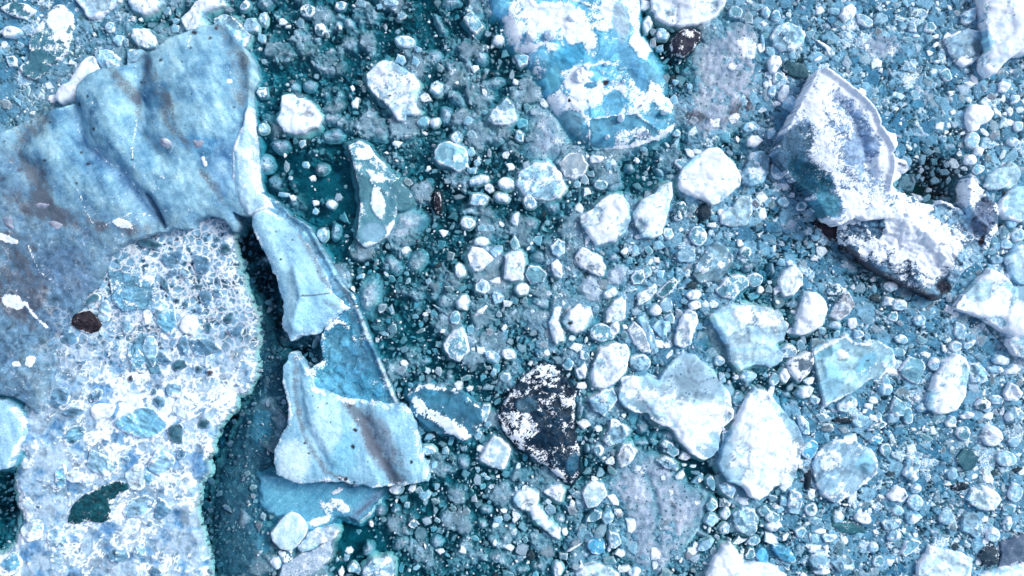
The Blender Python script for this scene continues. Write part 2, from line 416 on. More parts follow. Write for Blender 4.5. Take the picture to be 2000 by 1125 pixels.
# ------------------------------------------------------------------ setting: water, bed, slush
def box(name, x0, x1, y0, y1, z0, z1, mat):
    co = [(x,y,z) for z in (z0,z1) for x,y in ((x0,y0),(x1,y0),(x1,y1),(x0,y1))]
    q = [(3,2,1,0),(4,5,6,7),(0,1,5,4),(1,2,6,5),(2,3,7,6),(3,0,4,7)]
    return mesh_obj(name, co, q, np.zeros((0,3), int), mat, None, None, smooth=False)
tag(box('water', -400, 400, -400, 400, -2.4, 0.0, mw), kind='structure')
bed = mesh_obj('lagoon_bed', [(-420,-420,-2.3),(420,-420,-2.3),(420,420,-2.3),(-420,420,-2.3)], [(0,1,2,3)], np.zeros((0,3), int), mb, None, None, smooth=False)
tag(bed, kind='structure')
#SLUSH density blobs: x, y, r, value
DEN = [(60,60,170,.75),(120,180,100,.7),(20,250,80,.6),(300,120,90,.15),(230,60,80,.35),(560,60,120,.15),(720,60,170,.05),(860,60,150,.08),(960,200,120,.2),(640,130,120,.0),
 (560,330,90,-.35),(650,310,45,-1.0),(690,380,30,-.7),(620,430,70,-.22),(700,250,90,.25),(540,250,60,-.1),(760,250,70,.3),(900,330,110,.1),(840,400,90,.15),(1050,240,90,.35),(1080,360,110,.25),(1000,400,60,-.15),
 (790,470,80,.15),(850,550,90,-.05),(720,560,60,.1),(980,560,130,.4),(1100,560,130,.45),(1000,660,110,.2),(850,680,110,.05),(780,650,60,-.15),(1250,560,130,.4),(1380,520,120,.35),
 (1330,90,60,-.2),(1280,60,40,-.3),(1330,220,120,.25),(1480,110,110,.35),(1600,90,160,.5),(1720,120,170,.6),(1860,170,140,.4),(1830,300,110,.3),(1830,355,60,-.45),(1760,200,90,.45),(1930,280,90,.3),
 (1540,300,60,.15),(1560,420,90,.45),(1560,500,90,.4),(1650,560,100,.35),(1560,640,50,-.2),(1720,620,110,.45),(1850,650,120,.5),(1500,560,80,.1),(1450,560,60,.0),(1620,660,60,.1),
 (1120,700,80,.2),(930,760,80,.1),(900,900,140,-.02),(960,1000,150,.1),(800,1050,130,.05),(880,990,60,-.25),(700,1060,42,-1.2),(680,1045,28,-1.0),(780,970,60,-.2),(1060,960,110,.12),(1160,900,70,.1),(1340,910,50,-.45),(1300,870,45,-.2),
 (1180,1060,90,.2),(1100,1090,90,.1),(1440,1000,70,.05),(1420,730,60,.1),(1560,740,50,.05),(1600,900,120,.45),(1750,850,160,.55),(1900,850,160,.7),(1850,1000,180,.6),(1650,1020,140,.4),(1600,1000,80,.1),(1950,700,90,.6),(1240,830,60,.15),(1270,300,80,.05),(1200,330,90,.05)]
def density(x, y):
    num = np.full(x.shape, .12*0.08); den = np.full(x.shape, .08)
    for bx, by, r, v in DEN:
        g = np.exp(-((x-bx)**2+(y-by)**2)/(r*r)*1.6); num = num+g*v; den = den+g
    return num/den
NAVY = [(0,990,45,1.0),(20,940,30,1.),(480,480,35,1.),(500,560,45,1.),(515,640,42,1.),(590,690,40,.9),(440,850,60,1.),(430,920,50,1.),(415,1000,50,1.),(440,1080,60,.8),(470,760,50,.9),(500,830,55,.5),(520,900,60,.3),(545,330,45,.45),(600,400,50,.3),(530,700,40,.8),(1830,355,60,.8),(1600,330,70,.3),(1700,540,90,.35)]  # dark zones: shade under the bergs and dark water, painted into slush colour
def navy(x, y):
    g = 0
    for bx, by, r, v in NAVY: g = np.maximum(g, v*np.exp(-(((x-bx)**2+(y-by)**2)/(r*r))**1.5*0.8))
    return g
def slush():
    st = 2.4
    gx = np.arange(-260, 2262, st); gy = np.arange(-240, 1368, st)
    X, Y = np.meshgrid(gx, gy); sh = X.shape; x = X.ravel(); y = Y.ravel()
    wx = x+14*fbm(x, y, 50, 3, 1); wy = y+14*fbm(x, y, 50, 3, 2)
    D = density(wx, wy)
    f1, f2, i1 = worley(wx, wy, 46, 5); g1, g2, i2 = worley(wx+5*fbm(x,y,9,2,8), wy, 19, 6); k1_, k2_, i3 = worley(wx, wy, 9, 7)
    big = (1-sst(.15, .62, f1))*sst(.25, .75, i1); small = (1-sst(.1, .62, g1))*sst(.35, .9, i2)
    tin = (1-sst(.1, .6, k1_))*sst(.3, .8, i3)
    bx_ = x+16*fbm(x, y, 30, 4, 91, .6); by_ = y+16*fbm(x, y, 30, 4, 92, .6)
    h1, h2, i4 = worley(bx_*.9+by_*.3, by_*1.1-bx_*.3, 68, 93); huge = (1-sst(.28, .60, h1))*sst(.30, .55, i4)
    v = D*1.15+0.62*huge+0.45*big+0.30*small+0.10*tin+0.40*fbm(x, y, 110, 5, 12, .6)+.55*fbm(x, y, 14, 4, 13, .75)
    z = -1.75+1.71*sst(-.22, 1.0, v)
    z = z-.9*sst(.2, .8, navy(wx, wy))
    z = np.where(D < -.6, np.minimum(z, -2.1), z)
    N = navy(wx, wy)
    ton = np.array([.25,.40,.53])[None]*(0.8+0.5*i2[:,None]*small[:,None]+0.6*fbm(x, y, 40, 5, 14)[:,None])
    rt = sst(1000, 1700, x+.5*(y-500))[:,None]; ton = ton*(1-.5*rt)+np.array([.14,.40,.56])[None]*.5*rt*(1+1.0*fbm(x, y, 24, 4, 17)[:,None])
    lav = sst(-.3, .4, fbm(x, y, 160, 2, 15))[:,None]
    ton = ton*(1-lav*.25)+np.array([.22,.42,.54])[None]*lav*.25
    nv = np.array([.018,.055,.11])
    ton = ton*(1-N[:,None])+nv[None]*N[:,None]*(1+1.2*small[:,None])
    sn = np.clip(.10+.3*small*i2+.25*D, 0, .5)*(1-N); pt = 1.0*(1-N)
    # jammed plates on the dense side of the pack
    jam = np.clip(sst(950, 1500, x+.35*(y-400)+220*fbm(x, y, 160, 3, 94))+sst(420, 120, x+y*.9), 0, 1)*sst(.0, .35, D)*(1-N)
    cx_ = x+6*fbm(x, y, 14, 3, 95); cy_ = y+6*fbm(x, y, 14, 3, 96); cell = np.zeros(x.shape)
    for sc, s_, th in ((30, 97, .45), (17, 98, .35), (9, 99, .30)):
        e1, e2, ei = worley(cx_, cy_*1.1, sc, s_); e = (e2-e1)*sc; on = (ei > th)*jam*(1-cell); q_ = (ei*9.17) % 1
        pl = np.array([.045,.20,.36])[None]*(1-q_[:,None])+np.array([.27,.54,.75])[None]*q_[:,None]
        inn = (sst(.8, 2.0, e)*on)[:,None]
        ton = ton*(1-inn)+pl*inn*(1+.6*fbm(x, y, sc*.5, 3, 16)[:,None])
        sn = sn*(1-inn[:,0])+inn[:,0]*(.08+.40*(q_ > .8))+.55*on*np.exp(-((e-2.2)/1.1)**2)*sst(-.2, .3, fbm(x, y, 26, 2, 100+int(sc)))
        z = z*(1-inn[:,0])+inn[:,0]*(-.10+.09*q_)
        jn = on*(1-sst(.3, 1.3, e)); z = z-.45*jn; ton = ton*(1-.7*jn)[:,None]; cell = np.maximum(cell, (on > .5)*1.0)
    idx = np.arange(X.size).reshape(sh)
    q = np.stack([idx[:-1,:-1], idx[1:,:-1], idx[1:,1:], idx[:-1,1:]], -1).reshape(-1, 4)
    co = np.stack([(x-1000)*U, (562.5-y)*U, z], 1)
    m = np.stack([sn, 0*sn, pt, 0*sn], 1)
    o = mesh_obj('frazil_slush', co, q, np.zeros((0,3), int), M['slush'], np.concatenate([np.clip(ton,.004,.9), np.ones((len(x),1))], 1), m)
    tag(o, 'grey slushy ice suspended just under the teal water of the lagoon', 'slush', kind='stuff')
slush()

# ------------------------------------------------------------------ the tabular iceberg, upper left
BLK = (.02,.025,.04)
def dots(lst): return [('t','b',(x,y,r,r*.75,30*i), BLK) for i,(x,y,r) in enumerate(lst)]
slabP = [(-60,290),(0,258),(20,250),(50,235),(80,222),(110,212),(143,197),(150,165),(172,146),(190,136),(232,130),(248,125),(262,112),(275,103),(300,97),(330,75),(375,58),(400,50),(425,43),(441,52),(456,75),(475,92),(492,118),(495,146),(484,172),(484,220),(490,290),(496,340),(494,372),(500,392),(492,418),(470,420),(452,412),(462,440),(455,455),(440,430),(425,424),(403,420),(383,430),(370,446),(353,448),(333,442),(318,452),(285,458),(250,470),(227,482),(205,500),(196,530),(183,555),(155,577),(150,602),(130,618),(118,650),(99,658),(102,678),(92,690),(94,712),(87,748),(84,775),(80,800),(62,812),(38,795),(12,778),(-60,770)]
slab = emp('tabular_iceberg', slabP, 'huge flat blue-grey iceberg with brown dirt bands across the upper left', 'iceberg')
slab_ops = [('d','l',[(280,108),(300,150),(322,190),(332,220),(345,250),(372,285)],22,.55),('d','l',[(287,118),(268,180),(270,250),(300,285)],9,.45),
 ('d','l',[(425,50),(448,85),(466,130),(472,170),(460,198)],24,.58),('d','l',[(75,228),(45,262),(28,305),(66,340),(92,372)],30,.55),('d','l',[(215,130),(240,158),(258,185)],18,.5),
 ('d','l',[(395,330),(425,365),(440,400)],12,.5),('d','l',[(200,440),(240,448),(280,450)],15,.6),('d','b',(30,560,60,60,0),.5),('d','b',(20,480,70,30,20),.42),('d','b',(70,400,80,25,25),.38),('d','b',(60,620,60,30,20),.3),('d','b',(150,430,60,25,20),.38),
 ('t','b',(310,190,26,32,60),(.08,.25,.42)),('t','b',(400,285,60,18,10),(.12,.34,.55)),('t','l',[(140,215),(155,270),(170,290)],10,(.13,.33,.55)),('t','l',[(180,300),(220,330),(265,380),(300,420)],12,(.12,.28,.48)),
 ('t','l',[(284,378),(300,404),(314,438)],4,(.03,.12,.25)),('t','b',(120,530,60,50,20),(.16,.30,.48)),('t','b',(440,330,30,60,0),(.16,.36,.56)),
 ('s','l',[(145,238),(150,268),(165,285),(185,290),(200,310),(215,322),(235,325),(252,350),(272,378)],1.8,.5),('s','l',[(52,480),(70,530),(112,560),(152,590)],1.8,.5),('s','l',[(266,230),(262,285),(266,330)],2.5,.4),
 ('s','l',[(375,70),(370,100)],3,.4),('s','b',(240,437,19,8,15),1.1),('s','b',(10,466,24,7,20),1.1),('s','b',(16,590,26,14,20),.8),('s','l',[(40,592),(60,620),(82,640)],3.5,.8),('s','b',(48,708,9,12,30),.9),('s','b',(22,712,9,6,0),.8),
 ('s','l',[(150,360),(175,425),(185,440)],1.6,.45),('s','l',[(205,440),(260,415),(290,420)],1.5,.4),('s','l',[(400,310),(405,322)],4,.8),('s','b',(450,160,4,4,0),.9),
 ('h','l',[(270,110),(268,180),(275,260),(310,300)],24,-1.1),('h','l',[(140,210),(160,285),(220,325),(300,430)],22,-1.2),('h','l',[(430,60),(465,120),(470,200)],22,-.8),('h','l',[(284,378),(300,404),(316,442)],6,-.9),('h','b',(380,180,60,90,0),.9),('h','b',(220,230,45,80,0),.8),('h','l',[(75,228),(45,262),(28,305),(66,340)],24,-.9),('h','b',(120,530,60,50,20),-.4)]
slab_ops += dots([(151,202,5),(97,238,3.5),(176,190,3),(190,255,4),(55,237,3),(5,350,7),(36,331,6),(90,314,4),(155,296,3),(172,320,4),(88,341,2.5),(317,119,4),(381,65,6),(377,97,3),(272,158,3),(412,76,4),(340,117,1.8),(262,313,2),(457,209,1.8),(383,188,1.8),(45,285,2),(10,277,2.5),(420,52,5),(362,125,2.5),(300,240,2),(152,358,3),(100,400,2),(230,342,2)])
def slab_extra(x, y, d, z, ton, sn, dr, pt, vn):
    t = sst(320, 760, y+0.35*(300-x))                 # lower and rougher towards the rubble
    vn = vn+.22*t*sst(0, .35, fbm(x, y, 70, 3, 64))
    z = .5+(z-.5)*(1-.68*t)
    n = fbm(x, y, 30, 5, 61); r = fbm(x*.6+y*.3, y-x*.4, 12, 4, 62)
    z = z+(.12+.15*t)*n+0.08*t*r
    b = fbm((x*.5+y*.86)/3.2, x*.86-y*.5, 34, 5, 67, .62); q_ = fbm(x, y, 130, 4, 68)
    ton = ton*np.clip(1.03+1.0*b+.5*q_+.7*n, .25, 1.9)[:,None]**np.array([1.5,1.,.65])[None]
    dr = dr*(.55+.9*np.clip(.5+b, 0, 1))+.5*np.clip(b, 0, 1)+.15*sst(0, .4, q_)+.10*t
    sn = sn+.22*np.clip(fbm(x, y, 5, 2, 69), -.5, 1)+.15*np.clip(-b, 0, 1)
    fo = sst(.55, 1, t); z = z-.45*fo*np.exp(-(d/25)**2)
    col = np.array([.095,.19,.31]); k = (np.clip(sst(300, 520, y+.25*(200-x))+.5*sst(140, 0, x)*sst(220, 320, y), 0, 1)*.72)[:,None]
    ton = ton*(1-k)+col[None]*k*(1+.5*r[:,None])
    fl = np.abs(fbm(x*.9+y*.5, y*.8-x*.5, 46, 3, 63)); ln = 1-sst(.0, .016, fl)
    sn = sn+.32*ln*(.3+.7*t)*sst(-.1, .4, n)
    sw = fbm(x+30*fbm(x, y, 60, 2, 118), y+30*fbm(x, y, 60, 2, 119), 22, 5, 117, .68); ton = ton*(1+.9*sw*(.35+t))[:,None]; sn = sn+.35*np.clip(sw, 0, 1)*(.2+t)
    hl = np.abs(fbm(x, y, 60, 4, 66)); ton = ton*(1-.35*(1-sst(0, .05, hl))*(.3+t))[:,None]
    return z, ton, sn, dr, pt, vn
ice('iceberg_plateau', slabP, 'B', h=2.7, step=2.6, edge=2.2, rise=20, foot=10, footd=1.4, jag=1.5, ops=slab_ops, parent=slab, facet=0, streak=60, tone=(.18,.40,.57), snow=.09, pit=0, mat='glacier', extra=slab_extra, rimw=1.5, rimk=.05)
# right hand cliff, a pale sloping band
cliffP = [(455,285),(452,330),(456,372),(470,405),(486,420),(508,414),(530,405),(520,385),(503,372),(498,345),(494,300),(489,250),(486,200),(480,215),(474,245),(462,268)]
ice('iceberg_cliff', cliffP, 'B', h=2.9, step=1.8, edge=2.35, rise=6, foot=4, footd=3., jag=1.2, parent=slab, facet=0, streak=80, tone=(.42,.66,.84), snow=.26, pit=0, mat='glacier', ops=[('s','l',[(478,240),(460,290),(458,350)],4,.3),('t','l',[(462,300),(468,380)],4,(.2,.45,.65))])
occupy(slabP, 2); occupy(cliffP, 2); LM.append(('the huge flat iceberg', 300, 260, 190))
lobeP = [(-60,785),(0,783),(17,794),(40,820),(48,845),(42,862),(28,880),(15,915),(-60,930)]
floe(lobeP, 'pale blue ice slab at the left edge below the huge flat iceberg', name='ice_slab', cat='ice slab', kind='B', h=1.6, edge=1.1, tone=(.30,.55,.76), snow=.12, mat='glacier', facet=0, jag=1.5)

def boulder(poly, label, h, z, tone, snow=0):
    P = np.array(poly); o = ice('boulder', poly, 'D', h=h, edge=h*.35, rise=5, foot=.6, footd=.1, jag=.8, tone=tone, snow=snow, base=z, facet=.8, step=1.3, mat='floe')
    tag(o, label, 'boulder', 'boulders lying on the huge flat iceberg')
boulder([(311,272),(322,268),(334,276),(338,286),(326,290),(315,286)], 'grey boulder lying left of the other on the flat iceberg', .5, 2.55, (.27,.34,.46), .12)
boulder([(367,277),(380,270),(396,272),(406,276),(398,286),(388,292),(376,288)], 'mauve grey boulder in a dark blue hollow of the flat iceberg', .5, 2.55, (.22,.27,.38))
boulder([(3,418),(16,410),(34,420),(40,438),(28,450),(12,442),(4,430)], 'smooth grey boulder on the flat iceberg by the left edge', .5, 1.75, (.24,.29,.40))
boulder([(90,432),(104,428),(124,436),(128,446),(112,450),(100,444)], 'pale grey boulder on the rough lower part of the flat iceberg', .4, 1.9, (.30,.35,.47), .1)
boulder([(66,398),(78,393),(100,396),(100,402),(84,409),(70,406)], 'long grey boulder on the flat iceberg above the pale one', .4, 2.0, (.26,.30,.42))

# ------------------------------------------------------------------ rubble sheet, lower left
rubP = [(60,800),(90,735),(85,660),(120,600),(165,540),(190,480),(240,455),(320,430),(353,430),(400,412),(440,428),(453,468),(463,530),(484,580),(496,620),(500,660),(492,700),(497,730),(487,757),(461,777),(453,797),(430,823),(417,857),(404,890),(402,923),(386,950),(377,983),(383,1017),(390,1050),(404,1083),(404,1160),(-60,1160),(-60,1090),(0,1086),(33,1067),(44,1017),(37,983),(30,950),(33,923),(53,890),(30,870),(40,830)]
rub = emp('rubble_ice_sheet', rubP, 'whitish sheet of broken ice frozen together at the lower left', 'ice sheet')
def rub_extra(x, y, d, z, ton, sn, dr, pt, vn):
    wx = x+9*fbm(x, y, 26, 3, 71); wy = y+9*fbm(x, y, 26, 3, 72)
    up = sst(800, 560, y)                              # more open cells in the upper part
    z = z*0+.42; tone = np.zeros((len(x), 3))+np.array([.37,.54,.72])[None]
    lg = fbm(x, y, 90, 4, 86)
    tone = tone*(1-.5*up[:,None])+np.array([.05,.20,.36])[None]*.5*up[:,None]
    wx = wx+2.5*fbm(x, y, 8, 2, 73); wy = wy+2.5*fbm(x, y, 8, 2, 74)
    for sc, s, th in ((64, 80, .35), (34, 81, .35), (18, 82, .3), (10, 83, .35)):
        f1, f2, i = worley(wx, wy*1.15, sc, s)
        e = f2-f1
        on = sst(th-.3*lg, th+.03-.3*lg, i)
        r = (i*7.31) % 1
        deep = sst(.02, .40, e)*on*np.where(r > .82, .95, np.where(r > .55, .6, .3))*(.45+.55*up)
        cc = np.where((r > .82)[:,None], np.array([.02,.09,.15])[None], np.where((r > .55)[:,None], np.array([.10,.28,.42])[None], np.array([.22,.46,.64])[None]))
        tone = tone*(1-deep[:,None])+cc*deep[:,None]
        sn = sn*(1-.8*deep)
        z = z-.08*deep
        ridge = np.exp(-e*sc/1.5)*on*sst(-.3, .2, fbm(x, y, 40, 3, 87+int(sc)))
        z = z+.05*ridge; sn = sn+.62*ridge
    n = fbm(x, y, 16, 5, 85, .65); st = fbm(x+y*.4, (y-x*.4)*3, 60, 4, 88)
    tone = tone*(1+.5*n+.35*lg+.4*st)[:,None]
    bl = fbm(x, y, 46, 5, 120, .6); lw = 1-up
    tone = tone*(1-.55*lw*sst(.05, .35, bl))[:,None]**np.array([1.6, .8, .35])[None]
    sn = sn+lw*(.42-1.1*sst(.02, .30, bl))+.22*n+.10*st; z = z+.10*n-.05*sst(.05,.3,bl)
    vn = vn+.6*(.15+.85*up)
    rim = np.exp(-(d/8)**2); sn = sn+.3*rim*sst(700, 900, y)*sst(-.2, .3, n); z = z-.40*np.exp(-(d/6)**2)
    return z, tone, sn, dr, pt, vn
ice('rubble_matrix', rubP, 'L', h=.45, step=2.0, edge=.05, rise=4, foot=10, footd=.6, jag=7, parent=rub, facet=0, snow=.04, pit=.4, mat='rubble', extra=rub_extra)
occupy(rubP, 3); LM.append(('the frozen rubble sheet', 260, 800, 180))
EMB = []       # x, y, rx, ry, angle, tone code in tile coordinates
e4 = [(1010,390,70,45,-10,'m'),(870,300,95,30,15,'k'),(1195,425,50,72,0,'m'),(1320,330,32,30,0,'k'),(970,548,20,46,-30,'k'),(1030,640,30,28,0,'K'),(610,690,42,72,0,'l'),(920,680,55,45,0,'l'),(858,735,32,45,0,'w'),(975,765,60,75,10,'b'),(1110,770,52,50,0,'w'),(1215,625,46,62,0,'m'),(530,637,46,28,-25,'k'),(400,862,52,34,0,'m'),(550,890,30,22,-30,'m'),(1200,905,88,62,10,'m'),(1078,900,34,64,0,'m'),(790,960,52,95,-15,'l'),(882,940,42,105,-12,'l'),(960,980,36,46,-20,'m'),(1055,1015,42,38,-50,'k'),(670,915,30,18,0,'m'),(480,1000,32,20,0,'m'),(1170,1040,26,22,0,'k'),(1232,1056,25,22,0,'n'),(765,1092,14,20,25,'n'),(1335,738,48,26,-60,'k'),(1215,800,30,40,0,'k'),(1385,820,55,32,0,'m'),(740,790,35,36,20,'l'),(1078,475,45,38,20,'l'),(1012,478,26,32,0,'m'),(1165,550,36,18,0,'k'),(1268,592,32,30,0,'m'),(1088,662,20,26,0,'k'),(1165,690,24,18,0,'m'),(690,402,20,15,0,'k'),(690,850,18,18,0,'k'),(460,905,14,16,0,'k'),(600,497,28,14,0,'k'),(1265,280,22,14,0,'k')]
e8 = [(340,90,80,68,0,'m'),(420,168,60,40,-10,'m'),(932,112,34,50,0,'m'),(1083,142,104,68,-5,'W'),(1022,42,48,42,0,'l'),(1200,240,40,34,0,'k'),(900,45,18,22,0,'k'),(820,240,138,105,10,'b'),(600,150,72,50,-10,'w'),(425,315,78,52,-35,'s'),(615,337,28,22,0,'m'),(735,445,22,18,0,'m'),(1060,405,28,45,-15,'m'),(600,470,95,62,20,'l'),(955,470,85,72,-10,'l'),(800,540,85,70,0,'W'),(866,550,26,62,0,'b'),(800,725,98,52,-10,'l'),(946,732,48,64,0,'m'),(190,860,80,80,0,'W'),(330,905,68,62,20,'l'),(360,540,40,60,20,'s'),(435,545,70,50,0,'W'),(680,1005,78,46,-20,'m'),(812,982,36,52,25,'l'),(910,1097,42,26,10,'m'),(60,1050,62,52,0,'b'),(1030,290,46,60,10,'k'),(225,720,14,12,0,'k'),(875,822,18,18,0,'m'),(560,60,60,36,-30,'m')]
TN = {'m':((.10,.24,.38),'B',.10),'k':((.035,.12,.18),'D',.05),'K':((.01,.05,.08),'D',0.),'l':((.26,.50,.70),'L',.30),'w':((.6,.78,.92),'W',.6),'W':((.5,.70,.88),'L',.42),'b':((.16,.44,.66),'B',.2),'s':((.14,.36,.54),'L',.26),'n':((.026,.022,.032),'D',.1),'T':((.012,.10,.13),'D',.12)}
def blobpoly(cx, cy, rx, ry, an, seed, n=9, jit=.16, rnd=1):
    r = np.random.RandomState(seed); a = np.sort((np.arange(n)+r.uniform(-.33,.33,n))/n*2*np.pi)
    rad = 1+r.uniform(-jit, jit, n)
    x = np.cos(a)*rad*rx; y = np.sin(a)*rad*ry; t = math.radians(an)
    P = np.stack([cx+x*math.cos(t)-y*math.sin(t), cy+x*math.sin(t)+y*math.cos(t)], 1)
    if rnd:
        P = densify(P, max(1.5, min(rx, ry)/4)); P = smooth_poly(P, 2+int(rnd*4))
    return P
EL = {'m':'dark grey block frozen into the sheet','k':'dark teal block frozen into the sheet','K':'black round block frozen into the sheet','n':'dark brown block frozen into the sheet','T':'long dark teal block with white crumbs','w':'bright white block frozen into the sheet','W':'large pale block frozen into the sheet'}
for t, L_ in ((4, e4), (8, e8)):
    for i, (x, y, rx, ry, an, c) in enumerate(L_):
        cx, cy = T(t, [(x, y)])[0]; tn, kd, sn = TN[c]
        P = blobpoly(cx, cy, rx/2.8, ry/2.8, an, 500+i+t*50, 6, .32, .1)
        def soft(x, y, d, z, ton, sn, dr, pt, vn):
            e_ = np.exp(-(d/2.5)**2)[:,None]*.6; sa = math.radians(an+25); q_ = fbm((x*math.cos(sa)+y*math.sin(sa))/4, y*math.cos(sa)-x*math.sin(sa), 6, 4, 77); ton = ton*np.clip(1+1.5*q_, .2, 2.2)[:,None]; sn = sn+.5*np.clip(q_, -.5, .6)
            return z, ton*(1-e_)+np.array([.28,.46,.64])[None]*e_, sn, dr, pt, vn
        o = ice('embedded_block', P, kd, h=.74 if c not in 'kKT' else .68, edge=.60, rise=3, foot=.5, footd=.1, jag=1.6, rimk=.55, extra=soft, parent=rub, tone=tn, snow=sn, facet=.5, step=max(1.5, min(2.2, rx/20)), streak=an+(20 if c == 's' else 0), pit=.1, relief=.9, mat='floe')
        if c in EL: o['label'] = EL[c]
for P, c, an, lb in ((T(8,[(395,790),(410,740),(440,690),(500,645),(560,610),(640,580),(700,568),(748,585),(752,612),(710,640),(670,680),(640,720),(650,780),(590,815),(500,805),(440,822),(400,820)]),'T',-33,'long dark teal block with white crumbs'),
        (T(4,[(415,740),(450,708),(520,695),(560,730),(599,780),(580,815),(510,832),(450,800),(420,772)]),'n',-60,'dark brown block frozen into the sheet'),
        (T(4,[(632,455),(700,460),(770,492),(890,500),(905,520),(885,600),(895,660),(850,692),(780,690),(720,702),(660,640),(648,560)]),'s',-15,'wide streaked blue block near the flat iceberg'),
        (T(4,[(760,1060),(775,900),(800,830),(850,835),(890,880),(925,990),(940,1062),(880,1068),(850,1000),(800,1050)]),'s',70,'forked pale blue block with white seams')):
    tn, kd, sn = TN[c]
    tn = (.006,.07,.10) if c == 'T' else tn
    ice('embedded_block', P, kd, h=.72, edge=.60, rise=4, foot=.5, footd=.1, jag=1.4, parent=rub, tone=tn, snow=sn+.04, facet=.3, step=1.6, streak=an, mat='floe', rimk=.35, extra=craggy(18, .08, .6, .3))['label'] = lb

# ------------------------------------------------------------------ curved iceberg
arm = emp('curved_iceberg', [(540,420),(840,940)], 'long curved pale blue iceberg with thin fins running down the left centre', 'iceberg')
LM.append(('the curved iceberg', 620, 600, 60)); LM.append(('the curved iceberg\'s broad foot', 690, 870, 130))
finA = [(492,440),(494,424),(504,412),(520,409),(543,421),(577,452),(600,478),(617,508),(633,535),(646,571),(655,582),(674,597),(682,600),(660,615),(635,637),(616,652),(593,655),(568,667),(562,650),(553,640),(549,622),(556,615),(550,582),(540,538),(527,518),(517,492),(503,468)]
finB = [(567,688),(576,690),(590,712),(600,735),(612,758),(667,779),(700,783),(777,793),(790,795),(801,806),(810,837),(820,877),(830,910),(838,940),(793,948),(753,950),(730,954),(707,947),(667,942),(633,940),(590,945),(560,937),(541,927),(534,903),(537,877),(553,843),(562,830),(563,793),(552,750),(553,715)]
wall = [(470,395),(500,366),(516,378),(540,394),(558,408),(566,420),(590,434),(604,443),(614,460),(626,482),(641,506),(656,535),(671,560),(691,580),(701,610),(716,650),(734,690),(746,720),(760,755),(776,790),(770,800),(700,790),(610,766),(598,725),(632,703),(624,665),(640,630),(660,610),(640,560),(600,490),(560,440),(500,415),(480,410)]
ledge = [(500,920),(560,925),(730,945),(752,953),(745,980),(735,985),(725,1005),(706,1023),(690,1018),(665,1012),(642,1030),(606,1046),(585,1020),(540,1010),(505,990)]
dledge = [(468,560),(480,552),(500,600),(520,650),(545,690),(560,760),(560,830),(535,880),(530,920),(520,1000),(540,1080),(560,1160),(440,1160),(425,1080),(420,1000),(430,930),(455,870),(480,800),(505,760),(500,700),(490,640)]
ice('submerged_shelf', dledge, 'G', h=-.25, step=3, edge=-.7, rise=22, foot=20, footd=1.8, jag=5, parent=arm, facet=0, tone=(.05,.13,.21), snow=.12, pit=1.2, base=0, relief=1.2, mat='slush',
    ops=[('t','b',(515,820,22,50,5),(.08,.24,.38)),('t','l',[(470,560),(490,640),(485,760),(440,860),(415,940),(410,1060)],26,(.012,.035,.08)),('t','b',(530,1010,40,90,0),(.12,.28,.42)),('s','l',[(495,590),(510,680),(500,720)],2,.3),('s','l',[(510,760),(508,810),(530,850)],1.8,.3)])
ice('ice_wall', wall, 'B', h=1.1, step=2.0, edge=1.0, rise=10, foot=5, footd=1.5, jag=1.8, parent=arm, facet=0, tone=(.05,.25,.40), snow=.17, extra=craggy(22, .15, .5, .2), pit=.2, streak=65, mat='glacier', relief=2.0,
    ops=[('h','l',[(500,368),(560,412),(605,445),(656,536),(692,582),(716,650),(746,720),(776,788)],6,.5),('t','l',[(490,390),(545,415),(600,455),(640,515),(665,560)],16,(.22,.47,.66)),('t','l',[(670,560),(700,612),(716,652),(746,722),(774,788)],3,(.42,.60,.74)),
         ('s','l',[(640,640),(662,625),(680,640)],6,.5),('s','l',[(690,660),(712,700),(725,725)],4,.35),('t','b',(700,700,30,50,60),(.07,.27,.44)),('d','l',[(684,600),(694,640),(712,690)],6,.5),('h','b',(660,720,50,60,0),-.5),('t','b',(655,760,50,25,10),(.10,.38,.58)),('t','b',(660,680,25,30,10),(.10,.36,.54))])
ice('upper_fin', finA, 'B', h=3.0, step=1.8, edge=2.4, rise=14, foot=1, footd=.4, jag=2.4, parent=arm, facet=0, tone=(.27,.54,.74), snow=.14, pit=0, streak=50, mat='glacier', relief=1.3,
    ops=[('t','l',[(555,440),(590,480),(620,530)],16,(.26,.50,.68)),('d','l',[(585,455),(607,495),(625,535),(640,560)],10,.62),('d','l',[(592,578),(620,576),(650,572),(672,596)],2.2,.9),('d','b',(650,595,25,8,30),.5),('t','b',(600,615,30,25,0),(.30,.62,.82)),('t','l',[(515,430),(545,490),(575,560),(570,620)],12,(.42,.74,.90)),
         ('h','l',[(600,480),(640,560),(670,600)],14,-.6),('h','l',[(580,530),(590,580),(575,640)],12,.5)]+dots([(551,507,3),(541,453,2),(573,469,2.5),(620,530,2),(595,577,2)]))
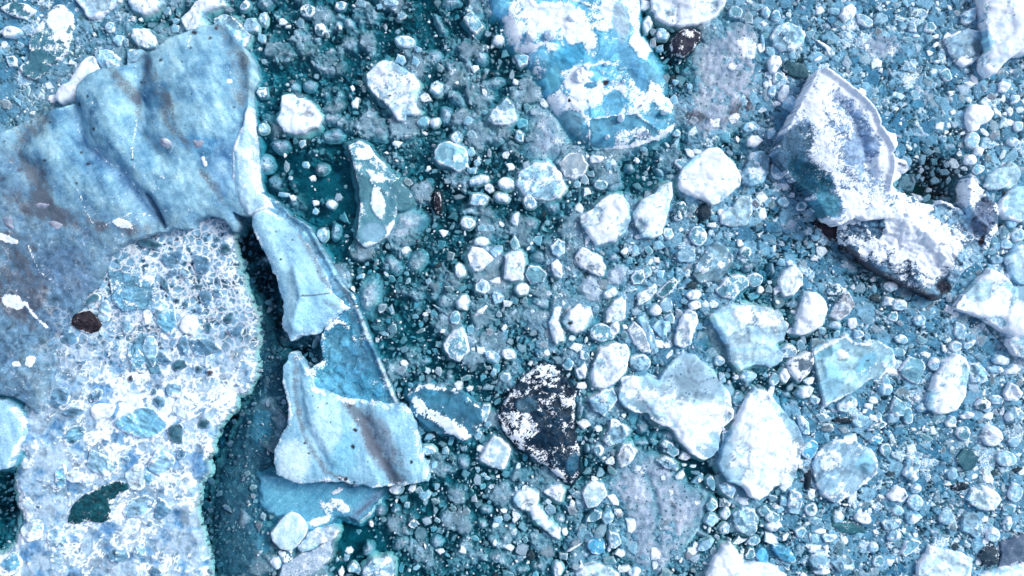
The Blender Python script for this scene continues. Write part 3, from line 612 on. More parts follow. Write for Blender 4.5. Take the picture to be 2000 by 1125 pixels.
ice('lower_fin', finB, 'B', h=2.8, step=1.8, edge=2.3, rise=16, foot=1, footd=.4, jag=2.2, parent=arm, facet=0, tone=(.26,.53,.72), snow=.14, pit=0, streak=80, mat='glacier', relief=1.3,
    ops=[('d','l',[(577,700),(578,760),(585,820),(605,870),(640,920),(670,935)],10,.68),('d','l',[(680,790),(705,820),(725,870),(755,910),(770,940)],15,.85),('d','l',[(725,800),(770,870),(790,930)],22,.5),('t','b',(665,880,35,50,0),(.22,.55,.76)),('t','b',(575,900,35,45,0),(.52,.76,.90)),('t','b',(640,830,30,60,0),(.42,.70,.88)),('t','b',(740,860,30,60,-20),(.24,.40,.55)),('s','b',(790,840,15,30,0),.1),
         ('h','l',[(700,800),(740,880),(770,945)],18,-.6),('h','l',[(577,700),(590,820),(640,910)],12,-.5)]+dots([(684,793,4),(695,839,5),(691,871,5),(804,901,4),(676,935,5),(692,942,3),(597,864,3),(605,884,3),(664,935,3),(623,795,2),(612,772,2),(640,787,2),(658,900,1.6),(717,806,1.8),(752,888,2),(648,823,1.6),(720,900,1.6),(735,850,1.6),(770,846,1.6)]))
ice('lower_ledge', ledge, 'B', h=.8, step=2, edge=-.45, rise=16, foot=12, footd=1.4, jag=4, parent=arm, tone=(.10,.36,.54), snow=.06, facet=0, mat='glacier',
    ops=[('s','b',(665,985,22,12,30),.6),('s','b',(640,990,10,20,-40),.55),('s','b',(625,1015,22,10,-20),.6),('s','b',(660,957,12,5,-30),.6),('t','l',[(745,962),(715,985),(690,1010)],12,(.10,.22,.36)),('s','l',[(748,975),(728,1000),(706,1020)],5,.5),('d','l',[(735,970),(700,1000)],6,.5)])
for p in (finA, finB, wall, ledge): occupy(p, 2)
floe([(557,1006),(567,1002),(583,1007),(600,1027),(594,1050),(580,1067),(567,1076),(547,1072),(532,1057),(528,1042),(543,1022)], 'smooth pale blue round ice pan below the curved iceberg', 'the smooth round pan', kind='B', tone=(.50,.74,.87), snow=.2, h=.9, edge=.7, facet=0, mat='glacier', jag=.8)
floe(T(9,[(290,900),(350,850),(440,840),(480,870),(470,905),(400,930),(330,965),(270,990),(240,960)]), 'flat pale lilac ice pan right of the smooth round pan', kind='L', h=.5, snow=.3, tone=(.45,.62,.8))
floe(T(9,[(320,980),(430,920),(445,980),(410,1050),(330,1110),(200,1160),(120,1160),(160,1060),(250,1010)]), 'dull grey jagged ice floe below the smooth round pan', kind='G', h=.4, snow=.25)
floe(T(9,[(130,980),(200,980),(205,1040),(170,1050),(140,1020)]), 'small mottled white lump under the smooth round pan', kind='M', h=.4, snow=.5)

# ------------------------------------------------------------------ sharp ridged iceberg, right
rid = emp('ridged_iceberg', [(1600,135),(1900,560)], 'tall sharp-ridged iceberg half white and half slate blue at the right', 'iceberg')
LM.append(('the sharp-ridged iceberg', 1650, 280, 110)); LM.append(('the sharp-ridged iceberg\'s foot', 1800, 470, 115))
sail = [(1600,136),(1610,131),(1640,149),(1668,172),(1700,198),(1712,222),(1720,246),(1728,250),(1752,262),(1753,284),(1741,300),(1746,308),(1765,312),(1778,330),(1760,344),(1742,362),(1764,387),(1736,400),(1745,425),(1700,430),(1670,425),(1640,440),(1622,432),(1604,405),(1584,372),(1562,352),(1532,320),(1517,299),(1532,262),(1556,218),(1582,168)]
shoulder = [(1700,372),(1746,366),(1766,377),(1792,392),(1828,402),(1836,388),(1850,395),(1870,404),(1884,420),(1879,390),(1886,342),(1905,352),(1927,372),(1950,402),(1950,448),(1932,475),(1918,508),(1896,520),(1880,526),(1862,560),(1847,578),(1828,586),(1800,574),(1770,560),(1740,545),(1704,525),(1668,506),(1646,486),(1638,455),(1640,432),(1670,412)]
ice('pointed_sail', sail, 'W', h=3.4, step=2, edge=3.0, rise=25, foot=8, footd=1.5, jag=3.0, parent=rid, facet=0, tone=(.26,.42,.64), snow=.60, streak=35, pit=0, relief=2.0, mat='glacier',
    extra=craggy(16, .10, .35, .12),
    ops=[('s','l',[(1610,138),(1640,155),(1675,182),(1703,208),(1716,242),(1742,270),(1740,300),(1755,325)],14,.8),('h','l',[(1610,135),(1668,176),(1708,215),(1722,255),(1742,288),(1742,320),(1735,370)],6,.55),('h','l',[(1630,190),(1668,225),(1690,290),(1700,340)],13,-.8),('h','b',(1560,340,60,40,40),-1.6),('s','l',[(1610,138),(1640,155),(1672,180),(1700,205),(1714,240),(1735,270),(1738,320),(1740,370)],9,.9),
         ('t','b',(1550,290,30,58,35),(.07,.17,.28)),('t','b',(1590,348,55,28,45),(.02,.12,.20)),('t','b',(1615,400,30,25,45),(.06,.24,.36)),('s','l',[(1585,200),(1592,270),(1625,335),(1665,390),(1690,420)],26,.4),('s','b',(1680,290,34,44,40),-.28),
         ('s','b',(1610,180,28,30,0),.12),('t','b',(1762,330,16,12,0),(.40,.5,.66)),('t','l',[(1748,318),(1766,324)],3,(.02,.04,.08))])
ice('broad_shoulder', shoulder, 'W', h=2.2, step=2, edge=1.1, rise=18, foot=9, footd=1.4, jag=3.8, parent=rid, facet=.35, tone=(.10,.22,.36), snow=.62, streak=40, pit=0, relief=1.6, mat='glacier', extra=craggy(),
    ops=[('s','b',(1775,450,72,50,35),.75),('s','b',(1825,500,65,38,40),.55),('s','b',(1720,500,50,20,30),.3),('s','b',(1905,380,20,30,0),.3),('t','b',(1918,425,30,40,30),(.10,.16,.27)),('t','b',(1890,500,35,22,-20),(.20,.40,.58)),('d','l',[(1650,480),(1700,522),(1760,552),(1830,582)],6,.8),('d','l',[(1870,400),(1900,420),(1930,450)],7,.45),
         ('t','b',(1705,440,16,25,-20),(.10,.24,.38)),('t','l',[(1640,480),(1700,527),(1770,563),(1830,586)],7,(.008,.012,.025)),('t','b',(1842,562,20,14,30),(.012,.02,.045)),('d','l',[(1895,350),(1940,400)],3,.8),('h','l',[(1890,350),(1880,400),(1920,450)],12,1.0),('h','l',[(1720,400),(1800,460),(1870,520)],22,.8),('t','b',(1918,470,5,10,10),(.03,.02,.03)),('d','l',[(1700,420),(1720,460),(1760,500),(1800,520)],5,.5)])  # near-black and dirt strokes along the lower-left edge paint in its shadow
block = T(7,[(250,70),(330,60),(370,70),(400,110),(430,190),(460,200),(400,190),(350,180),(300,150),(265,110)])
ice('blue_step', block, 'B', h=.8, edge=.5, parent=rid, tone=(.07,.20,.32), snow=.1, foot=4, mat='glacier')
ice('blue_step', T(7,[(365,70),(430,90),(490,100),(520,130),(500,180),(470,200),(400,170),(400,130)]), 'B', h=1.4, edge=1.1, parent=rid, tone=(.10,.32,.45), snow=.12, foot=2, mat='glacier')
ice('brown_step', T(7,[(270,170),(330,175),(410,200),(420,240),(410,290),(350,260),(290,210)]), 'D', h=.5, edge=.3, parent=rid, tone=(.015,.014,.026), snow=.1, foot=3)
for p in (sail, shoulder, block): occupy(p, 2)
# ------------------------------------------------------------------ traced icebergs and floes
C1 = [(940,-60),(1250,-60),(1248,40),(1250,70),(1265,90),(1280,115),(1290,140),(1300,165),(1297,190),(1310,212),(1320,238),(1306,260),(1278,278),(1240,289),(1200,291),(1160,286),(1140,275),(1118,262),(1095,232),(1078,212),(1066,190),(1060,168),(1046,142),(1034,122),(1028,103),(1004,97),(992,78),(986,45),(962,28)]
mot = emp('mottled_iceberg', C1, 'large bright blue iceberg with snow patches at the top centre', 'iceberg')
tt = lambda x, y: (1000+x/3, y/3)
sb = lambda x, y, rx, ry=None, an=0, v=.7: ('s','b',(1000+x/3, y/3, rx/3, (ry or rx)/3, an), v*.85)
ice('iceberg_body', C1, 'B', h=1.1, step=2.0, edge=-.05, rise=16, foot=16, footd=1.3, jag=2.2, parent=mot, facet=.3, tone=(.12,.41,.62), snow=.30, rimk=.12, mat='floe', extra=craggy(34, .12, .25, .22), pit=.1, streak=125, relief=1.2,
  ops=[sb(230,110,150,85,-10),sb(400,230,90,80,30),sb(560,70,45,80,-10),sb(730,290,70,75,30,.7),sb(380,470,75,80,30,.6),sb(430,580,120,75,-25,.65),sb(260,590,55,90,-30,.5),sb(700,800,120,55,-8,.5),sb(840,560,45,80,-20,.55),sb(60,60,80,60,0,.4),sb(900,650,40,20,10,.6),sb(0,170,70,100,0,.35),sb(230,290,35,25,0,.7),sb(520,170,60,30,0,.45),sb(760,620,40,90,20,.35),
       ('t','b',(1105,118,48,20,-30),(.06,.33,.55)),('t','b',(1075,160,20,30,30),(.12,.46,.66)),('t','b',(1225,115,40,18,45),(.12,.40,.65)),('t','b',(1245,155,14,30,-25),(.10,.36,.62)),('t','b',(1200,200,16,22,0),(.12,.42,.66)),('t','b',(1150,172,14,6,0),(.10,.38,.6)),('t','b',(1115,240,24,22,20),(.2,.48,.66)),('t','b',(1210,45,18,40,-10),(.3,.46,.6)),('t','b',(1292,228,14,8,0),(.03,.22,.36)),('h','b',(1130,120,60,25,-30),-.5),
       ('t','b',(1181,166,7,5,-20),(.05,.03,.04)),('t','b',(1111,200,4,4,-20),(.04,.03,.04)),('s','l',[tt(550,880),tt(700,860),tt(850,810),tt(950,740)],4,.7),('s','l',[tt(20,290),tt(100,300),tt(200,260)],3,.5)])
for i,(x,y,rx,ry,an) in enumerate([(403,440,48,55,15),(355,105,40,22,15),(225,205,38,40,0),(115,205,38,38,0),(560,800,16,16,0),(790,770,14,18,0),(655,475,15,14,0),(550,375,16,16,0),(900,650,28,18,-20),(430,395,30,25,0),(640,690,26,26,0),(760,615,11,11,0)]):
    cx, cy = tt(x, y); ice('ice_knob', blobpoly(cx, cy, rx/3, ry/3, an, 900+i, 9, .1, 1), 'W', h=1.75, edge=1.3, parent=mot, foot=.5, footd=.1, jag=.3, snow=.8, facet=.2, step=1.5, base=0)
occupy(C1, 3); LM.append(('the mottled blue iceberg', 1160, 150, 150))

floe(T(0,[(310,40),(360,28),(410,70),(428,150),(405,220),(385,310),(340,350),(290,370),(250,430),(200,470),(140,440),(105,400),(165,350),(170,260),(200,180),(250,110)]), 'speckled ice floe near the top left, white at its upper end, dark below', 'the speckled floe', kind='M', h=.5, snow=.34, ops=[('s','b',(115,40,22,24,0),.6),('s','b',(120,72,14,10,0),.4)])
floe(T(0,[(435,-60),(445,0),(480,50),(512,97),(570,100),(640,50),(700,10),(705,-60)]), 'smooth pale blue ice floe cut by the top edge, above the speckled floe', 'the pale blue top floe', kind='L', h=.7, snow=.4, tone=(.42,.66,.84), ops=[('s','l',[(150,5),(170,33)],6,.5)])
floe(T(0,[(750,20),(780,60),(840,80),(900,50),(950,20),(960,-60),(740,-60)]), 'white crusted ice floe cut by the top edge near the left corner', kind='W', h=.6)
floe(T(0,[(780,170),(850,165),(905,220),(900,270),(860,285),(800,260),(765,220)]), 'lumpy white ice chunk just above the flat iceberg\'s upper edge', 'the lumpy white chunk', kind='W', h=.7)
floe(T(0,[(745,290),(830,288),(842,300),(800,340),(740,387)]), 'small pale triangular ice chip touching the flat iceberg', kind='L', h=.8, snow=.45)
floe(T(0,[(550,300),(620,285),(700,340),(690,390),(600,400),(570,360)]), 'grey ice chunk with white ridge touching the flat iceberg\'s upper edge', kind='L', h=.5, snow=.35)
floe(T(0,[(330,520),(400,480),(450,400),(500,340),(540,330),(572,402),(540,440),(450,500),(440,580),(350,610),(320,580)]), 'bright white jagged ice strip against the flat iceberg\'s upper left edge', 'the bright white strip', kind='W', h=.9, snow=.75)
floe(T(0,[(1055,110),(1110,60),(1140,10),(1190,-10),(1300,-20),(1310,20),(1200,62),(1172,92),(1210,150),(1160,175),(1090,180)]), 'white hooked ice floe at the top edge above the flat iceberg', 'the white hooked floe', kind='W', h=.6)
floe(T(0,[(1250,112),(1310,75),(1350,90),(1400,140),(1460,200),(1420,270),(1380,240),(1320,155),(1255,152)]), 'pale blue elongated ice chunk at the flat iceberg\'s top right corner', kind='L', h=.7, snow=.4)
floe(T(0,[(0,40),(80,10),(150,25),(205,60),(150,112),(100,100),(30,75)]), 'dark-hearted mottled ice lump in the top left corner', kind='M', h=.4)
floe(T(1,[(150,560),(200,545),(240,570),(300,590),(350,640),(376,680),(360,740),(300,760),(220,785),(160,770),(128,700),(140,640)]), 'rounded white ice floe with a blue-grey crack, right of the flat iceberg', 'the cracked white floe', kind='W', h=.8, ops=[('t','l',[(580,200),(585,230),(600,245)],4,(.25,.42,.55)),('t','b',(600,215,14,16,0),(.45,.56,.68))])
floe(T(1,[(645,435),(700,380),(740,350),(800,360),(860,400),(920,440),(957,480),(940,560),(930,610),(960,650),(940,668),(880,670),(870,703),(830,698),(800,655),(760,610),(710,560),(650,500)]), 'large round white ice floe with a pointed lower tail, upper centre', 'the large tailed white floe', kind='W', h=.9, snow=.62, ops=[('t','l',[(765,200),(790,185),(805,180)],2.2,(.3,.5,.62))]+dots([(761,188,2.5),(757,173,2),(807,165,2),(774,148,1.5),(772,202,1.5)]))
floe(T(1,[(1050,880),(1080,840),(1130,828),(1220,870),(1242,920),(1222,980),(1180,1002),(1130,972),(1070,950),(1045,920)]), 'glassy blue ice floe with a bright white rim, centre of upper half', 'the white-rimmed blue floe', kind='R', h=.7, tone=(.25,.55,.72), snow=.3)
floe(T(1,[(1355,700),(1380,650),(1440,600),(1470,578),(1500,610),(1522,700),(1480,730),(1400,722)]), 'pale triangular ice floe left of the mottled blue iceberg', 'the pale triangular floe', kind='L', h=.6)
floe([(680,285),(700,275),(720,285),(735,305),(757,330),(782,355),(802,377),(806,395),(790,412),(774,410),(770,432),(756,460),(735,475),(710,482),(694,466),(699,440),(703,400),(700,360),(689,320)], 'long teal ice floe with white snow streaks beside open water', 'the long streaky floe', kind='M', h=.6, snow=.28, jag=1.4, tone=(.09,.27,.36), ops=[('s','b',(710,300,18,12,20),.6),('s','b',(738,395,14,30,-10),.6),('s','b',(735,345,18,10,40),.4),('t','b',(727,455,25,20,0),(.22,.44,.6)),('s','b',(770,378,16,14,30),.25)])
floe(T(1,[(1217,100),(1260,68),(1300,100),(1327,150),(1290,190),(1260,172)]), 'small angular ice chunk with white rim near the top, left of the mottled iceberg', kind='R', h=.5)
floe(T(2,[(820,-60),(818,40),(850,100),(930,140),(1000,145),(1070,142),(1150,120),(1210,80),(1250,20),(1275,-60)]), 'big pale ice floe cut by the top edge, right of the mottled iceberg', 'the big pale top floe', kind='W', h=1.0, snow=.5, tone=(.52,.75,.9))
floe(T(2,[(1060,235),(1150,200),(1250,140),(1330,105),(1420,110),(1450,180),(1465,260),(1450,330),(1462,420),(1480,520),(1445,570),(1450,620),(1420,690),(1330,760),(1250,790),(1180,850),(1110,858),(1050,800),(1000,730),(955,700),(965,640),(1010,590),(1060,520),(1050,420),(1040,330)]), 'large pitted grey ice pan with dark brown lower edge', 'the brown-edged grey pan', kind='G', h=-.02, edge=-.5, rise=9, jag=4, facet=0, snow=.16, tone=(.34,.44,.58), ops=[('d','b',(1448,208,28,20,-30),.5),('d','l',[(1340,226),(1390,240),(1440,222),(1460,198)],13,.42),('s','b',(1460,95,26,22,30),.45),('s','b',(1400,262,22,12,-30),.3),('d','b',(1352,228,24,16,0),.42),('s','b',(1434,230,10,8,0),.6)])
floe(T(2,[(942,230),(980,180),(1040,168),(1103,190),(1100,235),(1060,280),(1010,330),(950,312),(933,270)]), 'dark purple ice block with a white rim, below the big pale top floe', 'the dark purple block', kind='D', h=.6, tone=(.022,.028,.055), snow=.25, ops=[('s','b',(1342,70,15,8,-20),.2)])
floe(T(2,[(90,640),(160,590),(230,640),(300,720),(342,800),(340,880),(280,930),(180,950),(100,930),(60,880),(95,780)]), 'grey slushy ice pan below left of the mottled blue iceberg', 'the slushy grey pan', kind='G', h=.12, edge=-.5, facet=0, snow=.28)
floe(T(2,[(45,1010),(130,955),(210,950),(290,1020),(312,1100),(280,1160),(180,1170),(80,1150),(30,1080)]), 'rounded frosty pale ice pan, below the slushy grey pan', 'the frosty round pan', kind='L', h=.4, snow=.42, pit=.6)
floe(T(2,[(275,950),(330,900),(400,900),(442,960),(420,1020),(370,1050),(310,1030)]), 'grey ice lump between frosty round pan and mottled blue iceberg', kind='R', h=.4, tone=(.3,.42,.52))
floe([(1325,350),(1335,325),(1360,305),(1385,290),(1405,286),(1416,300),(1437,320),(1448,345),(1446,362),(1427,377),(1407,396),(1395,401),(1370,387),(1345,379),(1330,367)], 'large bright white ice floe with layered streaks, right of centre', 'the layered white floe', kind='W', h=1.1, streak=-15, ops=[('t','l',[(1340,350),(1380,352),(1440,350)],2.5,(.35,.6,.75))])
floe([(1449,345),(1458,325),(1468,300),(1490,294),(1504,310),(1503,336),(1490,356),(1470,362),(1451,356)], 'pale four-sided ice floe right of the layered white floe', 'the pale four-sided floe', kind='L', h=.7, snow=.45)
floe(T(3,[(1255,-60),(1262,20),(1270,80),(1280,180),(1285,240),(1300,290),(1267,330),(1265,400),(1300,440),(1340,430),(1380,370),(1450,325),(1530,305),(1660,280),(1660,-60)]), 'huge smooth white iceberg in the top right corner', 'the white corner iceberg', name='corner_iceberg', cat='iceberg', group=None, kind='W', h=2.0, edge=1.1, snow=.72, facet=.3, tone=(.5,.72,.88), ops=[('t','l',[(1925,10),(1928,60),(1932,90)],4,(.25,.55,.75))])
floe(T(3,[(1163,660),(1190,620),(1230,608),(1300,620),(1327,660),(1300,710),(1250,730),(1232,768),(1190,767),(1165,720)]), 'heart-shaped bright white ice floe near the right edge', 'the heart-shaped floe', kind='W', h=.6, snow=.7)
floe(T(3,[(22,210),(60,150),(120,128),(190,160),(218,200),(210,250),(150,297),(80,290),(30,255)]), 'round pale ice floe with blue veins above the sharp-ridged iceberg', 'the blue-veined round floe', kind='L', h=.6, snow=.42)
floe(T(3,[(420,90),(450,40),(490,18),(516,50),(500,100),(450,127)]), 'oval white ice chunk near the top edge above the sharp-ridged iceberg', kind='W', h=.5)
floe(T(3,[(1035,225),(1100,190),(1170,163),(1240,180),(1272,240),(1250,320),(1200,372),(1140,390),(1090,350),(1060,280)]), 'striped grey-blue ice floe with a white lower end, left of the corner iceberg', 'the striped grey floe', kind='B', h=.5, streak=-30, tone=(.24,.42,.57), snow=.2, ops=[('s','b',(1885,118,14,12,0),.7),('s','l',[(1850,72),(1880,60)],3,.5)])
floe(T(3,[(1138,90),(1190,45),(1227,45),(1217,110),(1170,142),(1140,130)]), 'pale ice chunk just above the striped grey floe', kind='L', h=.5)
floe(T(3,[(1272,1092),(1300,1030),(1380,970),(1420,942),(1462,970),(1482,1020),(1460,1072),(1420,1102),(1320,1114)]), 'pale blue ice floe by the right edge, next to the ridged iceberg', 'the pale blue edge floe', kind='B', h=.7, tone=(.42,.68,.85), snow=.2)
floe([(1950,412),(1960,386),(1985,366),(2060,350),(2060,440),(1985,432),(1965,427)], 'sky blue ice floe cut by the right edge beneath the pale blue one', kind='B', h=.8, tone=(.34,.62,.82), snow=.25)
floe(T(3,[(430,230),(520,140),(700,150),(850,190),(925,240),(920,290),(850,335),(750,372),(650,422),(560,400),(450,340)]), 'wide dark-pitted grey ice pan at the top right', 'the wide pitted pan', kind='G', h=.12, edge=-.5, facet=0, jag=4, snow=.1, pit=1.4, tone=(.30,.41,.56))
floe(T(3,[(720,440),(850,400),(960,470),(1000,560),(960,620),(900,695),(830,620),(760,520)]), 'smaller grey ice pan between the pitted pan and the heart-shaped floe', kind='G', h=.1, edge=-.6, facet=0, snow=.15)
floe(T(3,[(85,400),(120,350),(200,380),(252,420),(220,462),(150,440)]), 'dark teal crumbly ice lump above left of the sharp-ridged iceberg', kind='D', h=.35, tone=(.03,.10,.14), snow=.12)
floe(T(5,[(1238,370),(1270,318),(1320,330),(1392,390),(1340,440),(1290,468),(1250,430)]), 'angular bright white ice block left of centre of the picture', 'the angular white block', kind='W', h=.8)
floe(T(5,[(1098,890),(1150,820),(1200,803),(1237,850),(1242,930),(1190,997),(1140,970),(1105,930)]), 'rough white-rimmed ice block above the black and white iceberg', 'the rough rimmed block', kind='R', h=.8, snow=.42)
floe(T(5,[(1047,0),(1075,0),(1082,40),(1080,100),(1062,130),(1045,90)]), 'thin dark brown upright ice shard left of centre', kind='D', h=.5, tone=(.016,.017,.03), snow=.2, jag=.8)
floe(T(5,[(610,580),(650,520),(710,510),(735,570),(715,650),(670,710),(625,690),(600,640)]), 'oval grey slush pan right of the curved iceberg\'s middle', 'the oval slush pan', kind='G', h=.1, edge=-.6, facet=0)
floe(T(5,[(780,230),(830,110),(930,90),(1000,150),(960,230),(860,310),(800,320)]), 'grey slush pan below right of the long streaky floe', kind='G', h=.1, edge=-.6, facet=0)
floe([(985,545),(987,500),(997,491),(1018,492),(1024,510),(1022,545),(1000,550)], 'square white ice block at the middle of the picture', 'the square white block', kind='W', h=.8, snow=.75)
floe(T(6,[(398,142),(470,100),(540,30),(580,8),(650,20),(690,80),(697,160),(660,240),(600,282),(500,307),(450,250),(410,190)]), 'large rounded white ice floe left of a pair, just right of centre', 'the large rounded white floe', kind='W', h=1.1, snow=.62, ops=dots([(1204,440,1.6),(1216,449,1.8)]))
floe(T(6,[(718,125),(760,50),(830,10),(870,-35),(930,-60),(942,0),(922,90),(900,180),(880,242),(820,272),(770,262),(728,200)]), 'tapering pale ice floe touching the large rounded white floe', 'the tapering pale floe', kind='W', h=.9, snow=.5, streak=100)
floe(T(6,[(370,380),(400,322),(440,335),(520,380),(547,440),(530,492),(480,480),(400,432)]), 'white-capped grey ice lump below the large rounded white floe', kind='M', h=.6, snow=.55, tone=(.3,.42,.52))
floe(T(6,[(738,600),(800,560),(842,538),(847,580),(800,640),(738,662)]), 'small kite-shaped white ice chip near a dark long one', kind='W', h=.5, snow=.5)
floe(T(6,[(848,602),(900,540),(950,503),(972,530),(920,600),(880,617)]), 'narrow dark-centred ice chip with white rim, right of centre', kind='R', h=.4, tone=(.06,.2,.26))
floe(T(6,[(298,770),(330,700),(400,653),(460,680),(477,730),(430,810),(370,827),(320,800)]), 'white faceted ice block with a dark spot, below the centre', 'the faceted white block', kind='W', h=.8, ops=dots([(1113,631,5)]))
floe(T(6,[(550,700),(600,640),(640,613),(667,640),(662,740),(620,765),(560,762)]), 'crusty white ice block right of the faceted white block', kind='W', h=.6, snow=.45)
floe(T(6,[(213,760),(250,680),(292,680),(272,760),(302,820),(302,870),(260,897),(240,850)]), 'crooked tall white ice chip left of the faceted white block', kind='W', h=.6)
floe(T(6,[(958,892),(970,800),(1000,720),(1040,688),(1087,710),(1092,760),(1062,820),(1052,890),(1000,917)]), 'upright oblong white ice floe, left of the snowy stepped floe', 'the oblong white floe', kind='W', h=.8, snow=.52)
floe(T(6,[(738,740),(780,718),(812,780),(842,880),(862,930),(820,952),(800,880),(770,800)]), 'slanting pale ice sliver below the centre right', kind='L', h=.5, snow=.45)
floe(T(6,[(680,812),(720,760),(770,800),(800,870),(815,940),(760,935),(705,870)]), 'grey triangular ice floe with white rim beside a pale sliver', kind='R', h=.45, tone=(.26,.38,.5))
floe(T(6,[(1203,572),(1250,508),(1320,483),(1382,500),(1388,550),(1330,590),(1300,627),(1230,612)]), 'rough ice block with white scribbled rim above the snowy stepped floe', 'the scribbled block', kind='R', h=.5, snow=.38)
floe(T(6,[(1058,485),(1120,360),(1200,280),(1250,320),(1302,382),(1280,442),(1200,522),(1100,532)]), 'translucent slate blue ice floe with two white spots', 'the slate blue floe', kind='B', h=.3, edge=.02, tone=(.17,.34,.46), snow=.12, ops=[('s','b',(1378,518,9,16,20),.6),('s','b',(1408,517,8,8,0),.6)])
floe(T(6,[(1220,130),(1290,90),(1330,30),(1400,20),(1405,120),(1380,190),(1290,205),(1225,180)]), 'soft pale blue ice floe under the layered white floe', kind='B', h=.3, edge=.02, tone=(.36,.6,.76), snow=.3)
floe([(1390,616),(1410,600),(1455,596),(1500,600),(1525,614),(1539,640),(1530,665),(1513,672),(1531,690),(1529,706),(1510,715),(1480,712),(1445,723),(1425,704),(1423,680),(1408,655),(1395,636)], 'large pale blue stepped floe topped with bright snow', 'the snowy stepped floe', kind='L', h=1.1, tone=(.45,.70,.87), snow=.32, ops=[('s','b',(1475,620,50,18,10),.6),('s','b',(1500,645,20,20,0),.3),('t','l',[(1430,683),(1500,680)],3,(.3,.6,.8))])
floe(T(6,[(1098,792),(1150,718),(1190,740),(1230,830),(1272,900),(1270,960),(1200,972),(1130,900),(1095,842)]), 'teal grey slush pan left of the snowy stepped floe', kind='G', h=.05, edge=-.5, facet=0, tone=(.27,.45,.54))
floe([(1155,742),(1160,710),(1175,682),(1200,670),(1225,674),(1231,700),(1222,726),(1205,746),(1182,758),(1160,756)], 'rounded white ice floe above the double-lobed floe', 'the rounded white floe', kind='W', h=.9, snow=.5)
floe(T(6,[(380,560),(420,490),(490,477),(542,560),(520,655),(430,642)]), 'flat grey ice pan amid white chips at the centre', kind='G', h=.12, edge=-.25, facet=0)
floe(T(6,[(550,482),(600,418),(682,440),(682,510),(620,552),(550,542)]), 'grey five-sided ice pan right of the centre', kind='G', h=.12, edge=-.25, facet=0)
floe(T(7,[(158,832),(175,730),(200,650),(230,588),(290,588),(340,640),(352,690),(320,780),(250,822),(190,842)]), 'tall snow-white ice block right of the snowy stepped floe', 'the tall snow-white block', kind='W', h=.9, snow=.72)
floe(T(7,[(68,512),(100,460),(160,428),(207,480),(207,540),(150,602),(100,612),(70,562)]), 'grey-white oval ice block above the tall snow-white block', kind='W', h=.7, snow=.5)
floe(T(7,[(368,722),(400,660),(440,600),(480,586),(507,660),(480,712),(420,747),(375,742)]), 'greyish kite-shaped ice floe right of the tall snow-white block', kind='L', h=.5, tone=(.4,.5,.62))
floe([(1588,682),(1610,670),(1640,660),(1655,650),(1666,668),(1690,671),(1715,667),(1745,680),(1749,715),(1720,736),(1700,741),(1660,770),(1612,794),(1604,760),(1594,710)], 'broad glassy blue ice floe with white rim, right of centre', 'the broad glassy floe', kind='B', h=.7, tone=(.36,.66,.84), snow=.18, streak=-45, ops=[('t','b',(1692,710,14,30,40),(.18,.5,.72)),('t','b',(1612,690,22,8,-20),(.2,.5,.68)),('t','b',(1625,745,20,35,0),(.28,.6,.8)),('s','b',(1645,692,12,8,20),.6),('s','l',[(1592,690),(1650,655),(1668,672),(1700,672)],4,.6),('s','l',[(1612,790),(1660,768)],3,.7),('s','l',[(1666,730),(1745,705)],8,.35),('d','b',(1645,702,14,5,0),.6)]+dots([(1695,704,2.5)]))
floe([(1868,602),(1885,575),(1905,556),(1938,524),(1965,538),(1985,560),(2060,560),(2060,720),(1990,695),(1972,675),(1975,655),(1950,640),(1920,622),(1890,612)], 'big white and blue snowy iceberg cut by the right edge', 'the snowy edge iceberg', name='edge_iceberg', cat='iceberg', group=None, kind='W', h=1.5, edge=.6, tone=(.38,.66,.84), snow=.45, ops=[('s','b',(1970,610,50,50,20),.35),('t','b',(1915,570,28,22,-45),(.42,.68,.84)),('d','b',(1890,612,14,7,0),.9),('t','b',(1920,638,15,7,0),(.03,.03,.04)),('s','b',(1920,600,20,12,0),.4)])
floe([(1965,505),(1985,480),(2060,462),(2060,552),(1992,556),(1976,535)], 'pale sloping ice floe above the snowy edge iceberg', kind='L', h=.7, tone=(.4,.62,.8), snow=.35)
floe([(1810,790),(1825,740),(1845,705),(1868,690),(1886,700),(1896,720),(1887,770),(1872,800),(1840,809),(1815,802)], 'upright soft white ice floe near the lower right', 'the soft white floe', kind='W', h=.8, snow=.6, ops=[('t','b',(1885,730,8,25,0),(.3,.55,.72))])
floe(T(7,[(1180,1010),(1240,998),(1292,1060),(1282,1112),(1200,1122)]), 'pale blue ice chunk touching the soft white floe', kind='L', h=.5)
floe(T(7,[(113,1002),(200,950),(260,938),(277,1000),(240,1060),(182,1113),(130,1062)]), 'white-rimmed ice block with a dark core, left of the broad glassy floe', kind='R', h=.6, snow=.4, tone=(.12,.2,.28))
